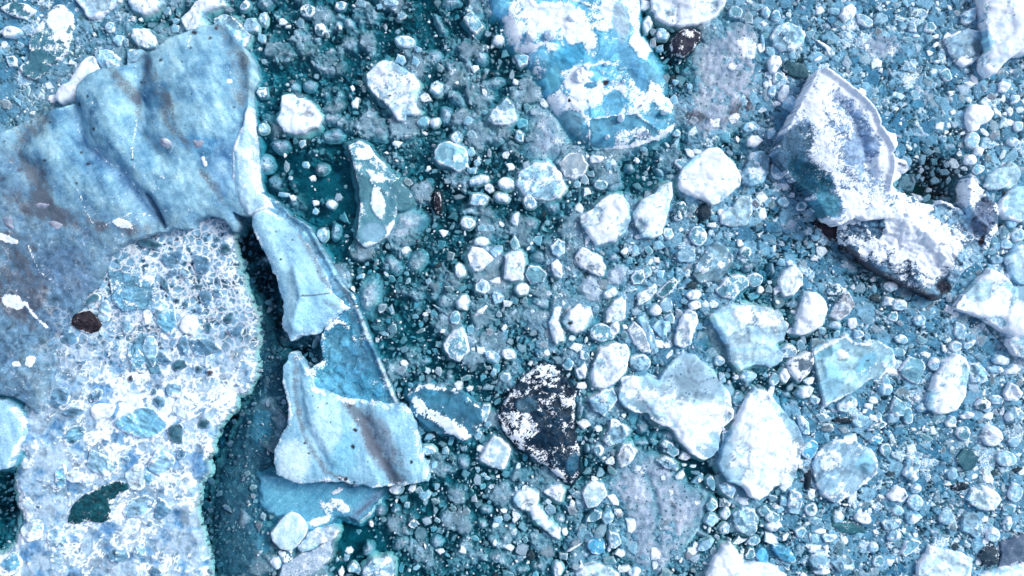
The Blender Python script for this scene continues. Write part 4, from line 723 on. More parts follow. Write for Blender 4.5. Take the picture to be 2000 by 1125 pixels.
# the two dark icebergs of the lower centre
floe([(795,770),(812,757),(835,751),(870,760),(900,770),(925,788),(942,803),(943,830),(928,850),(905,862),(882,848),(858,848),(835,838),(812,815),(800,792)], 'deep blue iceberg with white lower flank beside the curved iceberg\'s foot', 'the deep blue iceberg', name='small_iceberg', cat='iceberg', group=None, kind='B', h=.9, edge=.35, tone=(.035,.16,.27), snow=.12, ops=[('s','l',[(812,785),(838,812),(875,832),(905,845)],13,.75),('s','l',[(925,795),(938,830)],4,.4),('t','b',(850,775,30,12,15),(.04,.22,.36)),('s','b',(850,810,14,12,0),.3)])
floe([(1040,722),(1062,706),(1090,722),(1110,745),(1126,766),(1120,800),(1123,840),(1131,880),(1131,925),(1116,947),(1090,930),(1060,906),(1030,887),(1005,867),(985,842),(971,815),(985,790),(1000,765),(1020,738)], 'black iceberg crusted with white snow at the lower centre', 'the black and white iceberg', name='dark_iceberg', cat='iceberg', group=None, kind='D', h=1.1, edge=.4, tone=(.005,.03,.065), snow=.22, streak=50, extra=craggy(20, .25, .5, .3), ops=[('s','b',(1065,735,30,26,0),.42),('s','b',(1015,830,34,30,40),.30),('s','l',[(1000,850),(1040,880),(1095,930)],14,.28),('s','l',[(1095,810),(1108,860),(1125,880)],9,.3),('s','b',(1060,790,26,14,10),.28),('s','b',(1105,775,12,28,0),.25),('s','b',(1030,760,20,20,0),.18),('t','b',(1118,905,12,25,10),(.02,.10,.18)),('t','b',(1030,790,20,16,0),(.05,.14,.22))])
floe(T(9,[(1308,442),(1340,370),(1400,308),(1440,330),(1492,380),(1482,430),(1450,503),(1400,490),(1330,467)]), 'clear angular ice block with bright rim left of the black and white iceberg', kind='R', h=.7, tone=(.38,.58,.72), snow=.32)
floe(T(9,[(628,1082),(680,1040),(760,1018),(802,1040),(805,1100),(800,1190),(620,1190)]), 'white arched ice floe cut by the bottom edge below the curved iceberg', 'the arched bottom floe', kind='L', h=.6, snow=.5)
floe([(1208,776),(1215,750),(1235,737),(1265,735),(1290,744),(1300,722),(1333,690),(1360,695),(1390,720),(1410,750),(1426,770),(1433,800),(1432,816),(1415,831),(1406,850),(1405,876),(1390,894),(1374,899),(1350,886),(1330,866),(1318,842),(1300,832),(1275,821),(1265,807),(1240,806),(1215,792)], 'large double-lobed white ice floe with grey speckled upper part', 'the double-lobed floe', kind='W', h=1.0, snow=.6, ops=[('t','b',(1355,740,52,42,35),(.24,.40,.53)),('p','b',(1350,735,60,45,30),1.1),('s','b',(1340,745,60,45,30),-.2),('t','l',[(1268,800),(1285,775),(1310,765)],5,(.35,.5,.68)),('s','b',(1360,820,50,30,10),.4)])
floe([(1405,906),(1415,870),(1430,840),(1445,810),(1456,780),(1475,761),(1500,765),(1520,790),(1545,820),(1558,830),(1574,865),(1561,900),(1556,930),(1545,946),(1512,951),(1500,967),(1485,978),(1465,973),(1455,952),(1425,941),(1409,922)], 'biggest bright white ice floe, tall and broad, lower right of centre', 'the biggest white floe', kind='W', h=1.3, snow=.64, ops=[('d','l',[(1460,860),(1480,845),(1505,835)],2.5,.5),('t','b',(1445,850,15,25,30),(.6,.78,.92))])
floe([(1180,940),(1200,915),(1235,890),(1250,876),(1290,889),(1312,900),(1325,930),(1345,950),(1382,955),(1386,975),(1375,1010),(1365,1036),(1340,1065),(1325,1086),(1310,1110),(1285,1123),(1265,1116),(1245,1105),(1214,1090),(1215,1050),(1218,1000),(1200,976),(1184,960)], 'large flat mauve-grey pitted ice pan at the bottom centre', 'the large mauve pan', kind='G', h=-.02, edge=-.5, rise=9, jag=3.5, facet=0, tone=(.33,.45,.60), snow=.16, pit=1.4, ops=[('p','l',[(1262,925),(1270,960),(1282,1000),(1285,1060)],12,1.2),('h','l',[(1262,925),(1275,960),(1282,1000),(1285,1060)],7,-.25),('h','l',[(1312,990),(1316,1050)],6,-.2),('h','b',(1240,960,20,26,0),.2),('h','b',(1330,1000,25,20,0),.2),('s','b',(1293,932,5,6,0),.6),('s','b',(1308,960,5,6,0),.6),('s','b',(1360,980,7,6,0),.5),('t','l',[(1310,978),(1317,988)],1.6,(.03,.03,.05)),('s','l',[(1310,1112),(1340,1066),(1370,1020)],2.5,.5)])
floe(T(10,[(413,642),(440,590),(490,573),(540,600),(552,660),(500,717),(450,727),(425,692)]), 'round pale ice pan with white rim left of the large mauve pan', 'the round rimmed pan', kind='R', h=.6, tone=(.40,.62,.74), snow=.34)
floe(T(10,[(188,632),(230,600),(290,600),(307,640),(290,692),(240,672)]), 'small smooth white ice chunk below the black and white iceberg', kind='W', h=.5)
floe(T(10,[(8,682),(40,640),(100,618),(150,640),(162,680),(142,722),(200,780),(250,840),(272,860),(285,915),(210,868),(150,820),(110,760),(40,722)]), 'ragged white diagonal ice strip below the black and white iceberg', 'the ragged white strip', kind='W', h=.6, snow=.58, jag=2.8, ops=[('t','b',(1032,982,12,7,0),(.25,.35,.42))])
floe(T(10,[(448,100),(530,38),(590,30),(622,80),(580,150),(540,192),(490,162)]), 'pale cracked ice chunk left of the double-lobed floe', kind='L', h=.6, snow=.42)
floe(T(10,[(538,332),(570,280),(580,208),(620,220),(682,250),(692,290),(640,340),(570,367)]), 'pale boot-shaped ice chunk below left of the double-lobed floe', kind='L', h=.6, snow=.45)
floe(T(10,[(618,432),(650,358),(700,360),(722,420),(690,470),(640,492)]), 'grey-white cone-shaped ice lump touching the large mauve pan', kind='L', h=.5, tone=(.38,.5,.62), snow=.3)
floe(T(10,[(848,452),(900,428),(960,470),(972,512),(900,492)]), 'curved white-edged ice chip on the top rim of the mauve pan', kind='L', h=.55, snow=.4)
floe(T(10,[(375,1190),(380,1115),(420,1080),(500,1058),(580,1080),(632,1125),(640,1190)]), 'smooth sky blue ice floe cut by the bottom edge left of the mauve pan', kind='B', h=.6, tone=(.45,.7,.85), snow=.25)
floe(T(10,[(1130,1190),(1140,1125),(1180,1040),(1240,960),(1292,938),(1330,1000),(1350,1062),(1400,1058),(1480,1050),(1560,1090),(1640,1190)]), 'bright snow-covered ice floe cut by the bottom edge right of the mauve pan', 'the snow-covered bottom floe', kind='W', h=1.0, snow=.78, jag=3)
floe(T(10,[(1298,770),(1360,730),(1420,740),(1442,800),(1430,870),(1390,892),(1330,860),(1300,822)]), 'rounded pale ice floe beneath the biggest white floe', kind='L', h=.5)
floe(T(10,[(1212,590),(1250,578),(1312,610),(1290,672),(1240,642)]), 'small pale wedge of ice below left of the biggest white floe', kind='L', h=.5)
floe(T(11,[(283,420),(340,350),(430,328),(520,340),(612,390),(642,440),(642,520),(600,562),(500,642),(400,702),(310,642),(275,560),(268,480)]), 'wide blue-grey ice floe with a cloudy white left half', 'the cloudy blue-grey floe', kind='B', h=.5, tone=(.26,.46,.63), snow=.2, ops=[('s','b',(1620,900,26,22,0),.45),('s','b',(1640,955,35,14,-20),.3),('t','b',(1690,905,20,22,0),(.18,.42,.60)),('d','b',(1708,925,8,16,30),.6)])
floe(T(11,[(1168,682),(1200,620),(1260,598),(1340,630),(1372,680),(1340,722),(1290,748),(1220,722)]), 'oval ice floe with a thick white ring around a blue middle', 'the ringed oval floe', kind='W', h=.6, snow=.75, ops=[('t','b',(1922,976,18,12,10),(.42,.66,.82))])
floe(T(11,[(798,532),(830,430),(860,418),(887,470),(887,550),(850,577)]), 'pale upright drop-shaped ice chip right of the cloudy blue-grey floe', kind='L', h=.5, snow=.5)
floe(T(11,[(698,652),(760,603),(800,620),(822,660),(780,692),(730,687)]), 'white wedge of ice below right of the cloudy blue-grey floe', kind='W', h=.5)
floe(T(11,[(870,1190),(885,1060),(960,958),(1040,970),(1120,990),(1202,1030),(1192,1080),(1180,1190)]), 'large pale blue ice floe cut by the bottom edge at lower right', 'the pale blue bottom floe', kind='B', h=.7, tone=(.46,.70,.87), snow=.3, facet=.2)
floe(T(11,[(1230,1190),(1250,1125),(1350,1085),(1450,1060),(1660,1030),(1660,1190)]), 'white ice floe filling the bottom right corner', kind='W', h=.7)
floe(T(11,[(1365,935),(1500,880),(1660,860),(1660,1020),(1450,1052),(1350,1075),(1378,1000)]), 'dark slate ice slab above the bottom right corner', 'the dark slate slab', kind='D', h=.4, tone=(.09,.15,.24), snow=.1)
floe(T(11,[(1240,1010),(1270,960),(1320,955),(1360,1000),(1350,1055),(1280,1070)]), 'near-black ice block left of the dark slate slab', kind='D', h=.4, tone=(.02,.05,.08))
floe(T(11,[(1110,440),(1140,380),(1200,390),(1235,450),(1210,505),(1150,510)]), 'dark teal ice block above the ringed oval floe', 'the dark teal block', kind='D', h=.3, tone=(.03,.12,.17))
floe(T(11,[(375,820),(440,800),(550,830),(570,870),(500,885),(420,880)]), 'dark teal clear ice plate below the cloudy blue-grey floe', kind='D', h=.15, edge=.0, tone=(.03,.14,.19))

# ------------------------------------------------------------------ lesser floes, measured as ellipses
# tile, list of (x, y, rx, ry, angle, kind)
SM = {
0:[(60,185,62,36,0,'W'),(470,250,50,48,0,'G'),(690,237,30,32,0,'L'),(1020,165,26,24,0,'L'),(1030,120,22,18,0,'L'),(975,62,24,22,0,'L'),(1432,28,36,24,-40,'R'),(1470,145,44,42,0,'L'),(62,358,26,40,-20,'R'),(115,268,22,22,0,'L'),(940,180,14,14,0,'L'),(935,215,16,16,0,'R'),(740,250,16,22,0,'L'),(1350,60,30,18,0,'G'),(30,610,30,26,0,'R'),(640,160,32,30,0,'L'),(100,590,36,16,30,'L'),(290,195,18,14,0,'W'),(1400,210,0,0,0,'L')],
1:[(870,240,62,34,10,'L'),(1055,515,34,42,-20,'W'),(1000,572,32,24,0,'W'),(583,605,26,32,10,'W'),(160,130,24,20,0,'W'),(190,156,16,14,0,'W'),(262,132,28,28,0,'L'),(372,168,40,38,10,'M'),(545,140,36,52,-30,'G'),(302,60,48,36,0,'M'),(1420,232,30,40,0,'W'),(1282,402,26,20,0,'W'),(1045,718,28,32,-10,'W'),(980,712,36,34,0,'R'),(955,290,20,18,0,'L'),(832,843,34,18,0,'W'),(1310,1052,64,24,-14,'W'),(1370,1095,26,28,0,'W'),(1262,1000,30,24,0,'L'),(1462,1075,50,38,10,'W'),(385,990,46,42,0,'G'),(62,968,72,68,0,'G'),(450,800,76,48,-10,'G'),(448,700,70,50,20,'G'),(700,745,130,80,35,'G'),(268,262,52,66,-20,'G'),(440,418,56,44,0,'G'),(318,502,44,38,0,'G'),(232,512,34,32,0,'G'),(1312,322,48,76,-30,'G'),(1050,345,60,56,0,'G'),(1385,795,100,52,38,'G'),(1115,675,42,62,-10,'G'),(150,855,62,46,25,'G'),(560,262,46,34,20,'G'),(1180,585,36,84,-48,'G'),(1080,150,30,70,-30,'G'),(1150,22,70,32,0,'G'),(790,12,46,26,0,'L'),(62,25,62,42,0,'G'),(492,30,32,28,0,'R'),(610,18,32,26,0,'L'),(850,92,26,20,0,'L'),(492,158,12,14,0,'W'),(30,222,28,26,0,'L'),(40,105,28,34,0,'L'),(30,540,34,30,0,'R'),(40,748,34,34,0,'L'),(840,350,30,28,0,'L'),(930,362,26,28,0,'L'),(1140,545,20,20,0,'R'),(330,1048,20,20,0,'W'),(200,1045,14,14,0,'L'),(170,910,12,12,0,'W'),(1242,705,26,30,0,'L'),(1175,800,32,32,0,'L'),(1265,790,28,26,20,'R'),(1490,975,24,22,0,'W'),(1260,895,24,26,0,'L'),(1295,955,18,24,0,'L'),(812,908,16,18,0,'L'),(565,515,16,16,0,'W'),(672,290,42,36,0,'G'),(1080,400,18,26,0,'R'),(890,800,40,28,0,'G'),(1400,490,70,36,-15,'G'),(180,978,16,28,0,'R'),(270,845,22,24,0,'L'),(290,965,20,20,0,'L'),(440,310,46,24,-20,'G')],
2:[(798,140,24,48,15,'W'),(880,205,36,38,0,'L'),(780,22,28,30,30,'W'),(825,186,20,18,0,'R'),(495,928,44,26,0,'W'),(1405,742,46,28,0,'L'),(1420,820,46,40,10,'W'),(1312,72,38,34,0,'R'),(1090,890,34,20,0,'W'),(1000,965,46,26,25,'R'),(950,590,26,28,0,'L'),(960,782,24,24,0,'L'),(825,250,20,24,0,'R'),(870,280,20,22,0,'L'),(960,480,22,18,0,'L'),(1310,772,36,20,-30,'L'),(1190,800,60,36,-35,'R'),(60,350,42,36,40,'R'),(45,800,22,40,-20,'R'),(385,1078,20,20,0,'L'),(465,1015,20,20,0,'L'),(430,1050,22,26,0,'R'),(560,970,24,26,0,'L'),(735,940,14,18,0,'W'),(775,878,22,18,0,'L'),(520,1080,40,30,0,'R'),(860,1010,40,26,30,'G'),(930,1040,50,32,0,'G'),(600,1090,60,40,0,'G'),(1110,160,22,16,0,'R'),(1350,650,44,30,0,'M'),(1290,700,30,22,-10,'W'),(1020,690,30,18,-20,'D'),(1470,240,14,40,-10,'L'),(1490,500,18,26,0,'W'),(1490,70,24,36,0,'L'),(20,480,18,24,0,'W'),(1040,505,18,22,0,'L'),(1440,40,40,20,0,'L'),(1475,140,22,16,0,'W'),(1180,150,14,12,0,'L'),(1490,560,18,40,0,'R'),(690,990,36,34,0,'G'),(950,855,16,16,0,'R'),(1210,905,0,0,0,'L')],
3:[(395,68,28,30,0,'L'),(50,92,30,34,0,'R'),(98,545,30,46,15,'W'),(132,602,46,42,-20,'L'),(38,372,38,46,10,'W'),(22,540,30,36,0,'L'),(480,160,26,20,0,'W'),(568,118,60,28,35,'L'),(665,110,46,32,-20,'L'),(1388,502,36,42,15,'L'),(1180,492,32,20,0,'W'),(1240,886,34,28,10,'W'),(1190,938,36,34,0,'W'),(1236,990,36,24,-10,'R'),(1415,652,22,22,0,'W'),(940,224,24,22,0,'L'),(1072,545,20,18,0,'W'),(885,412,14,14,0,'R'),(985,362,16,16,-30,'W'),(305,62,26,20,-30,'W'),(410,140,34,24,0,'L'),(325,165,50,40,10,'G'),(328,265,60,12,35,'W'),(292,345,34,10,-25,'W'),(350,300,10,40,-25,'W'),(398,344,24,20,0,'L'),(140,328,22,20,0,'L'),(60,460,28,36,10,'R'),(10,490,16,30,0,'W'),(50,610,28,16,0,'W'),(62,1000,48,56,-10,'L'),(100,1090,24,24,0,'W'),(1310,570,32,24,0,'R'),(1450,580,34,26,0,'L'),(850,160,26,34,0,'L'),(790,150,24,18,0,'L'),(950,160,34,36,20,'R'),(1045,440,28,40,-30,'R'),(690,430,40,44,20,'G'),(660,412,14,18,0,'W'),(575,500,22,20,0,'L'),(1460,420,30,28,0,'L'),(880,780,80,60,30,'G'),(1050,590,60,70,0,'G'),(1200,820,44,50,0,'L'),(1050,860,50,40,0,'G'),(820,640,40,30,0,'G'),(1080,660,26,14,-20,'W'),(560,40,40,26,0,'G'),(200,60,50,40,0,'G'),(1010,85,16,14,0,'L'),(870,210,20,10,0,'W'),(250,200,30,24,0,'L'),(15,300,26,30,0,'L'),(1320,800,24,26,0,'R'),(1470,740,30,36,0,'L'),(1440,830,34,30,0,'L'),(15,700,36,30,0,'G'),(780,990,34,30,10,'R'),(20,780,26,36,0,'L')],
5:[(385,250,28,42,5,'L'),(472,235,34,62,10,'G'),(440,70,32,28,20,'W'),(215,32,20,20,0,'W'),(352,62,20,18,0,'W'),(350,115,18,26,0,'L'),(165,15,30,18,0,'L'),(950,400,60,84,20,'G'),(810,430,44,80,-42,'G'),(1110,645,58,56,0,'G'),(790,690,16,26,-15,'L'),(1442,32,46,24,20,'W'),(1310,45,60,40,-10,'L'),(1100,240,30,22,10,'W'),(1320,288,44,28,0,'W'),(1200,460,36,48,-10,'W'),(1215,645,36,44,0,'W'),(1165,738,36,40,0,'R'),(1385,965,46,36,20,'L'),(1482,952,44,30,10,'W'),(610,496,24,14,-15,'L'),(1143,500,24,26,0,'R'),(1130,570,24,20,0,'R'),(1410,350,36,30,0,'L'),(1320,700,50,14,-40,'W'),(1390,1060,20,22,0,'L'),(1460,1085,30,32,0,'L'),(990,715,16,12,0,'W'),(1455,795,18,18,0,'W'),(1090,815,16,12,0,'W'),(865,1003,20,16,0,'W'),(1000,990,40,24,-10,'G'),(1080,690,70,7,35,'L'),(740,680,24,24,0,'R'),(640,450,0,0,0,'L'),(1330,560,50,40,20,'L'),(1420,620,40,36,0,'L'),(1240,180,40,32,0,'L'),(480,30,26,20,0,'G'),(880,30,34,34,0,'R'),(1410,520,36,24,-20,'W'),(1330,215,26,22,0,'L'),(700,420,10,30,20,'R')],
6:[(1122,118,40,52,-20,'D'),(1272,360,34,56,-5,'D'),(1055,545,26,24,0,'D'),(985,112,36,70,20,'M'),(1175,196,36,18,0,'W'),(868,265,18,20,0,'L'),(916,250,30,34,10,'R'),(735,260,26,18,0,'W'),(262,455,34,62,-10,'W'),(140,478,62,60,0,'R'),(272,330,50,48,-30,'L'),(60,570,46,38,0,'W'),(375,912,32,24,-20,'W'),(435,865,14,18,0,'W'),(410,1052,38,40,0,'W'),(1090,255,56,62,0,'R'),(725,335,20,28,0,'L'),(850,397,20,18,0,'W'),(868,485,26,30,0,'L'),(790,468,32,36,0,'R'),(905,900,26,20,0,'W'),(525,825,80,50,10,'R'),(1220,988,34,30,0,'L'),(1428,512,46,40,0,'R'),(1378,445,52,44,0,'G'),(1455,575,24,26,20,'W'),(1430,130,20,20,0,'R'),(1426,68,22,22,0,'R'),(1370,352,38,34,20,'M'),(112,190,62,50,10,'G'),(105,58,36,44,0,'L'),(18,160,26,44,0,'W'),(235,92,50,42,0,'G'),(755,1000,62,58,10,'L'),(1020,368,62,46,0,'L'),(1070,600,46,28,5,'W'),(1075,660,36,26,-10,'W'),(842,695,36,36,0,'W'),(925,742,34,28,0,'R'),(905,665,38,40,30,'L'),(578,590,42,30,-30,'W'),(445,200,0,0,0,'L'),(740,500,46,50,0,'R'),(600,385,50,28,-10,'G'),(170,650,70,50,0,'G'),(160,380,60,46,20,'G'),(330,450,46,40,0,'G'),(885,800,50,50,0,'L'),(1060,100,20,24,0,'R'),(1335,300,20,22,-20,'W'),(1165,572,24,20,0,'L'),(1330,150,0,0,0,'L'),(490,685,18,22,0,'L'),(860,315,28,24,-30,'L'),(900,420,30,30,0,'G'),(660,345,20,18,0,'W'),(800,340,28,28,0,'R'),(1450,360,34,60,0,'G'),(980,710,26,28,30,'R'),(720,700,26,22,0,'G'),(200,785,18,18,0,'L'),(600,800,26,44,20,'W'),(660,840,20,24,0,'R'),(330,1010,36,32,0,'R'),(420,960,28,36,10,'R'),(100,1090,30,24,0,'W'),(1400,20,26,20,0,'L'),(1240,1100,20,16,0,'L'),(1160,1080,40,30,30,'R'),(1390,1080,44,30,0,'L'),(1010,640,22,18,0,'L'),(1130,690,26,18,-20,'L'),(660,790,18,14,0,'W')],
7:[(770,940,42,30,10,'R'),(786,862,40,28,10,'L'),(897,866,30,26,0,'R'),(1368,986,58,30,5,'W'),(1140,752,32,24,10,'R'),(395,782,40,22,0,'L'),(198,905,24,32,0,'L'),(316,815,18,24,0,'L'),(76,415,28,24,0,'L'),(272,388,26,18,0,'W'),(718,552,46,26,10,'L'),(708,640,38,34,0,'L'),(775,662,44,36,0,'L'),(740,728,32,28,0,'R'),(776,772,18,18,0,'R'),(150,125,26,14,0,'L'),(255,156,18,20,0,'L'),(395,575,50,36,0,'M'),(632,622,34,20,10,'D'),(852,655,38,26,0,'G'),(1430,188,34,28,20,'L'),(1475,252,42,36,0,'L'),(1382,240,24,36,-15,'L'),(1340,318,28,24,0,'L'),(1125,820,40,52,-10,'L'),(1432,1045,50,30,0,'W'),(1342,1040,50,22,5,'L'),(862,1035,74,88,10,'R'),(690,1098,32,26,0,'L'),(40,1100,34,34,0,'R'),(102,1082,34,40,0,'W'),(532,836,34,28,20,'L'),(632,805,36,24,0,'G'),(1240,965,26,20,0,'L'),(105,200,130,90,-10,'G'),(560,670,90,60,10,'G'),(455,440,90,52,10,'G'),(640,820,70,44,0,'G'),(300,240,18,30,0,'L'),(360,45,16,10,0,'L'),(285,190,0,0,0,'L'),(120,935,50,44,0,'L'),(240,1105,30,20,-20,'W'),(1400,310,40,28,0,'L'),(1345,395,36,26,0,'L'),(1310,350,26,22,0,'L'),(1000,760,46,56,0,'G'),(890,750,40,34,0,'L'),(960,665,32,12,-35,'R'),(1060,620,20,24,0,'R'),(1100,900,36,30,0,'L'),(1030,920,16,22,-20,'W'),(975,1010,40,40,0,'L'),(1330,900,50,34,0,'G'),(1190,890,44,20,-30,'L'),(150,660,36,22,0,'L'),(130,415,22,18,0,'W'),(20,450,26,50,0,'G'),(280,270,26,20,0,'L'),(90,60,40,30,0,'L'),(200,85,34,30,0,'R'),(440,580,22,18,0,'W'),(590,750,30,24,0,'L')],
9:[(1212,976,24,22,0,'W'),(1078,982,26,14,0,'W'),(825,728,34,28,0,'G'),(735,735,36,42,0,'G'),(862,930,64,40,-10,'G'),(676,818,16,20,0,'W'),(545,970,20,20,0,'W'),(530,1022,22,20,0,'L'),(1450,742,20,18,0,'W'),(1045,470,18,24,10,'L'),(1000,465,20,20,0,'L'),(1108,392,18,24,0,'L'),(1020,308,28,22,0,'L'),(1012,390,40,24,10,'L'),(1110,492,48,42,0,'G'),(1212,455,46,50,0,'G'),(1350,732,40,34,0,'G'),(815,622,46,32,0,'W'),(912,614,28,16,-20,'W'),(1340,165,26,60,10,'L'),(1300,300,24,22,0,'L'),(1185,650,44,60,0,'G'),(115,1050,28,34,-10,'W'),(1250,30,22,16,0,'W'),(1160,32,16,14,0,'W'),(1180,75,24,14,15,'W'),(1060,920,50,46,0,'G'),(1410,1010,60,50,0,'G'),(1230,830,40,36,0,'G'),(1330,820,36,30,0,'G'),(990,650,30,26,0,'L'),(885,715,18,18,0,'L'),(660,960,36,46,0,'G'),(560,1080,30,30,0,'L'),(500,1105,18,30,0,'W'),(990,950,6,20,-20,'W'),(1110,770,36,44,30,'G'),(1395,930,12,18,0,'W'),(590,1090,24,26,0,'L'),(1220,375,18,14,0,'L'),(1360,240,20,18,0,'L'),(1420,800,24,20,0,'L'),(1350,550,18,14,0,'L'),(1000,800,30,24,0,'G'),(930,820,22,20,0,'L'),(1050,690,22,20,0,'R'),(475,1030,14,14,0,'L'),(735,590,14,14,0,'L')],
10:[(575,450,26,22,20,'W'),(652,186,14,16,0,'W'),(915,360,36,26,20,'R'),(945,400,34,28,-20,'R'),(1165,800,38,38,0,'L'),(1250,850,34,34,0,'L'),(1170,582,28,42,-15,'R'),(1096,565,14,20,0,'W'),(1170,715,28,44,15,'R'),(1356,686,36,24,0,'W'),(1245,700,24,28,0,'M'),(420,235,34,24,-20,'W'),(510,390,30,32,0,'R'),(565,785,38,38,0,'L'),(480,778,46,30,-30,'R'),(385,650,26,32,0,'L'),(275,782,46,44,0,'G'),(355,745,34,24,0,'R'),(1475,750,40,34,0,'R'),(1420,920,42,30,-15,'R'),(662,1085,32,24,0,'W'),(575,1040,36,24,0,'R'),(722,1108,36,32,0,'W'),(266,1090,30,46,15,'W'),(360,962,48,8,-30,'W'),(605,925,40,54,-40,'L'),(412,870,24,36,0,'B'),(500,950,60,50,20,'B'),(1332,92,36,44,0,'R'),(1310,160,16,22,0,'L'),(1255,312,22,46,15,'R'),(1222,390,20,26,0,'L'),(400,145,32,76,5,'G'),(440,375,32,34,0,'G'),(1140,942,62,26,-35,'L'),(1075,1020,32,24,0,'G'),(15,795,16,20,0,'W'),(25,1040,10,10,0,'W'),(375,930,30,26,0,'G'),(300,1010,34,20,20,'R'),(420,990,44,34,0,'G'),(640,690,40,34,0,'G'),(625,755,26,26,0,'M'),(500,262,20,18,0,'W'),(350,700,16,22,0,'W'),(1030,1005,22,22,0,'R'),(1080,520,22,14,0,'L'),(1250,760,26,38,10,'R'),(1400,1000,26,34,20,'R'),(1100,870,50,30,20,'G'),(1240,265,14,14,0,'W'),(1155,1080,14,20,0,'L'),(410,10,34,20,0,'W'),(520,10,40,14,0,'W'),(1215,170,0,0,0,'L'),(260,870,14,20,0,'L'),(750,340,50,30,0,'G'),(920,300,50,30,20,'G'),(760,250,50,40,0,'G'),(160,1060,50,40,0,'G'),(60,1080,50,34,0,'G'),(1375,990,30,20,40,'D'),(800,400,20,16,0,'R'),(1000,570,20,20,0,'R'),(1470,1010,36,50,-10,'B')],
11:[(255,645,28,30,0,'W'),(256,740,40,38,0,'R'),(235,560,22,62,10,'D'),(248,385,42,58,20,'B'),(215,245,26,56,-25,'L'),(342,262,32,24,0,'R'),(325,200,42,28,10,'L'),(222,48,56,36,-10,'W'),(275,95,30,32,0,'L'),(590,48,42,30,0,'G'),(470,118,64,42,-20,'L'),(622,96,28,22,20,'W'),(590,130,26,20,20,'W'),(765,140,46,58,0,'R'),(742,200,34,36,0,'L'),(822,190,28,52,0,'R'),(550,218,54,38,-15,'L'),(866,80,20,24,0,'W'),(902,140,34,30,0,'L'),(1080,222,34,34,0,'L'),(1172,188,42,24,0,'W'),(1150,290,42,46,-30,'R'),(1262,120,44,38,0,'M'),(1340,88,40,30,0,'L'),(1440,60,58,62,0,'W'),(1450,185,66,44,-10,'L'),(1320,305,66,70,0,'W'),(1442,340,36,30,0,'L'),(1222,375,28,22,0,'L'),(1280,555,28,28,0,'W'),(1240,570,18,18,0,'R'),(1082,530,28,36,20,'L'),(1050,587,26,12,0,'W'),(1035,455,68,42,-20,'G'),(1058,680,54,44,10,'G'),(868,695,44,46,0,'L'),(872,612,36,34,0,'L'),(720,825,60,38,0,'L'),(556,788,50,34,15,'W'),(852,790,46,40,0,'L'),(1205,825,66,76,-35,'L'),(1090,845,20,26,15,'R'),(1325,885,44,44,0,'L'),(1405,820,28,46,15,'R'),(1262,795,26,20,0,'W'),(1050,790,50,40,0,'L'),(990,752,40,36,0,'G'),(762,745,40,30,0,'L'),(282,800,34,24,0,'L'),(305,860,36,18,0,'W'),(266,905,28,24,0,'L'),(360,905,42,24,0,'L'),(422,945,26,30,30,'R'),(340,960,18,16,0,'W'),(258,965,22,20,0,'W'),(195,870,32,28,0,'R'),(30,785,46,30,20,'R'),(36,840,46,34,0,'W'),(28,670,30,24,0,'L'),(90,690,22,24,0,'L'),(46,722,22,14,0,'W'),(300,1042,50,44,0,'L'),(455,1050,66,50,0,'L'),(330,1100,50,24,0,'W'),(650,1040,40,34,0,'R'),(742,890,44,38,0,'L'),(832,960,62,40,-20,'R'),(690,385,30,40,0,'R'),(740,425,62,44,30,'G'),(715,527,20,16,0,'D'),(652,668,26,26,0,'M'),(1330,525,22,20,0,'D'),(1465,500,34,14,-20,'D'),(440,215,56,24,5,'D'),(632,330,42,30,0,'B'),(645,250,64,18,-20,'M'),(1132,600,54,26,-15,'D'),(1100,950,20,26,0,'D'),(930,268,16,12,0,'W'),(850,265,16,12,0,'W'),(1190,500,0,0,0,'L'),(160,700,48,74,10,'L'),(1020,1010,0,0,0,'L'),(130,110,44,36,0,'G'),(100,60,34,26,0,'G'),(60,880,0,0,0,'L'),(370,30,36,24,0,'L'),(700,30,40,40,0,'L'),(830,30,0,0,0,'L'),(900,720,0,0,0,'L'),(920,420,60,40,0,'G'),(450,430,0,0,0,'L'),(1400,440,60,46,10,'L'),(950,850,60,40,0,'G'),(1420,740,50,30,-30,'R'),(1450,640,40,56,0,'L'),(520,940,60,36,0,'G'),(800,1060,50,40,0,'G'),(100,1000,90,34,30,'B'),(620,960,30,30,0,'L'),(580,700,40,12,-10,'R')],
}
cand = []
for t, L_ in SM.items():
    for (x, y, rx, ry, an, k) in L_:
        if rx <= 0: continue
        cx, cy = T(t, [(x, y)])[0]
        cand.append((cx, cy, rx/3, ry/3, an, k))
cand.sort(key=lambda c: -c[2]*c[3])
SMALLSTUFF = []
inst = []
NIND = 300
for i, (cx, cy, rx, ry, an, k) in enumerate(cand):
    if not (0 <= cx <= 2000 and 0 <= cy <= 1125): continue
    if OCC[int(cy)+200, int(cx)+200] == 1 and k != 'W': continue
    if len(inst) < NIND: inst.append((i, cx, cy, rx, ry, an, k))
    else: SMALLSTUFF.append((cx, cy, rx, ry, an, k))
OCCT = OCC.copy()
HT = {'W':(.45,.2),'L':(.32,.12),'G':(.05,-.75),'R':(.3,.14),'B':(.25,.05),'D':(.28,.08),'M':(.35,.12)}
TONEW = {'W':'white','L':'pale','G':'grey slushy','R':'glassy white-rimmed','B':'blue','D':'dark','M':'mottled'}
recs = []
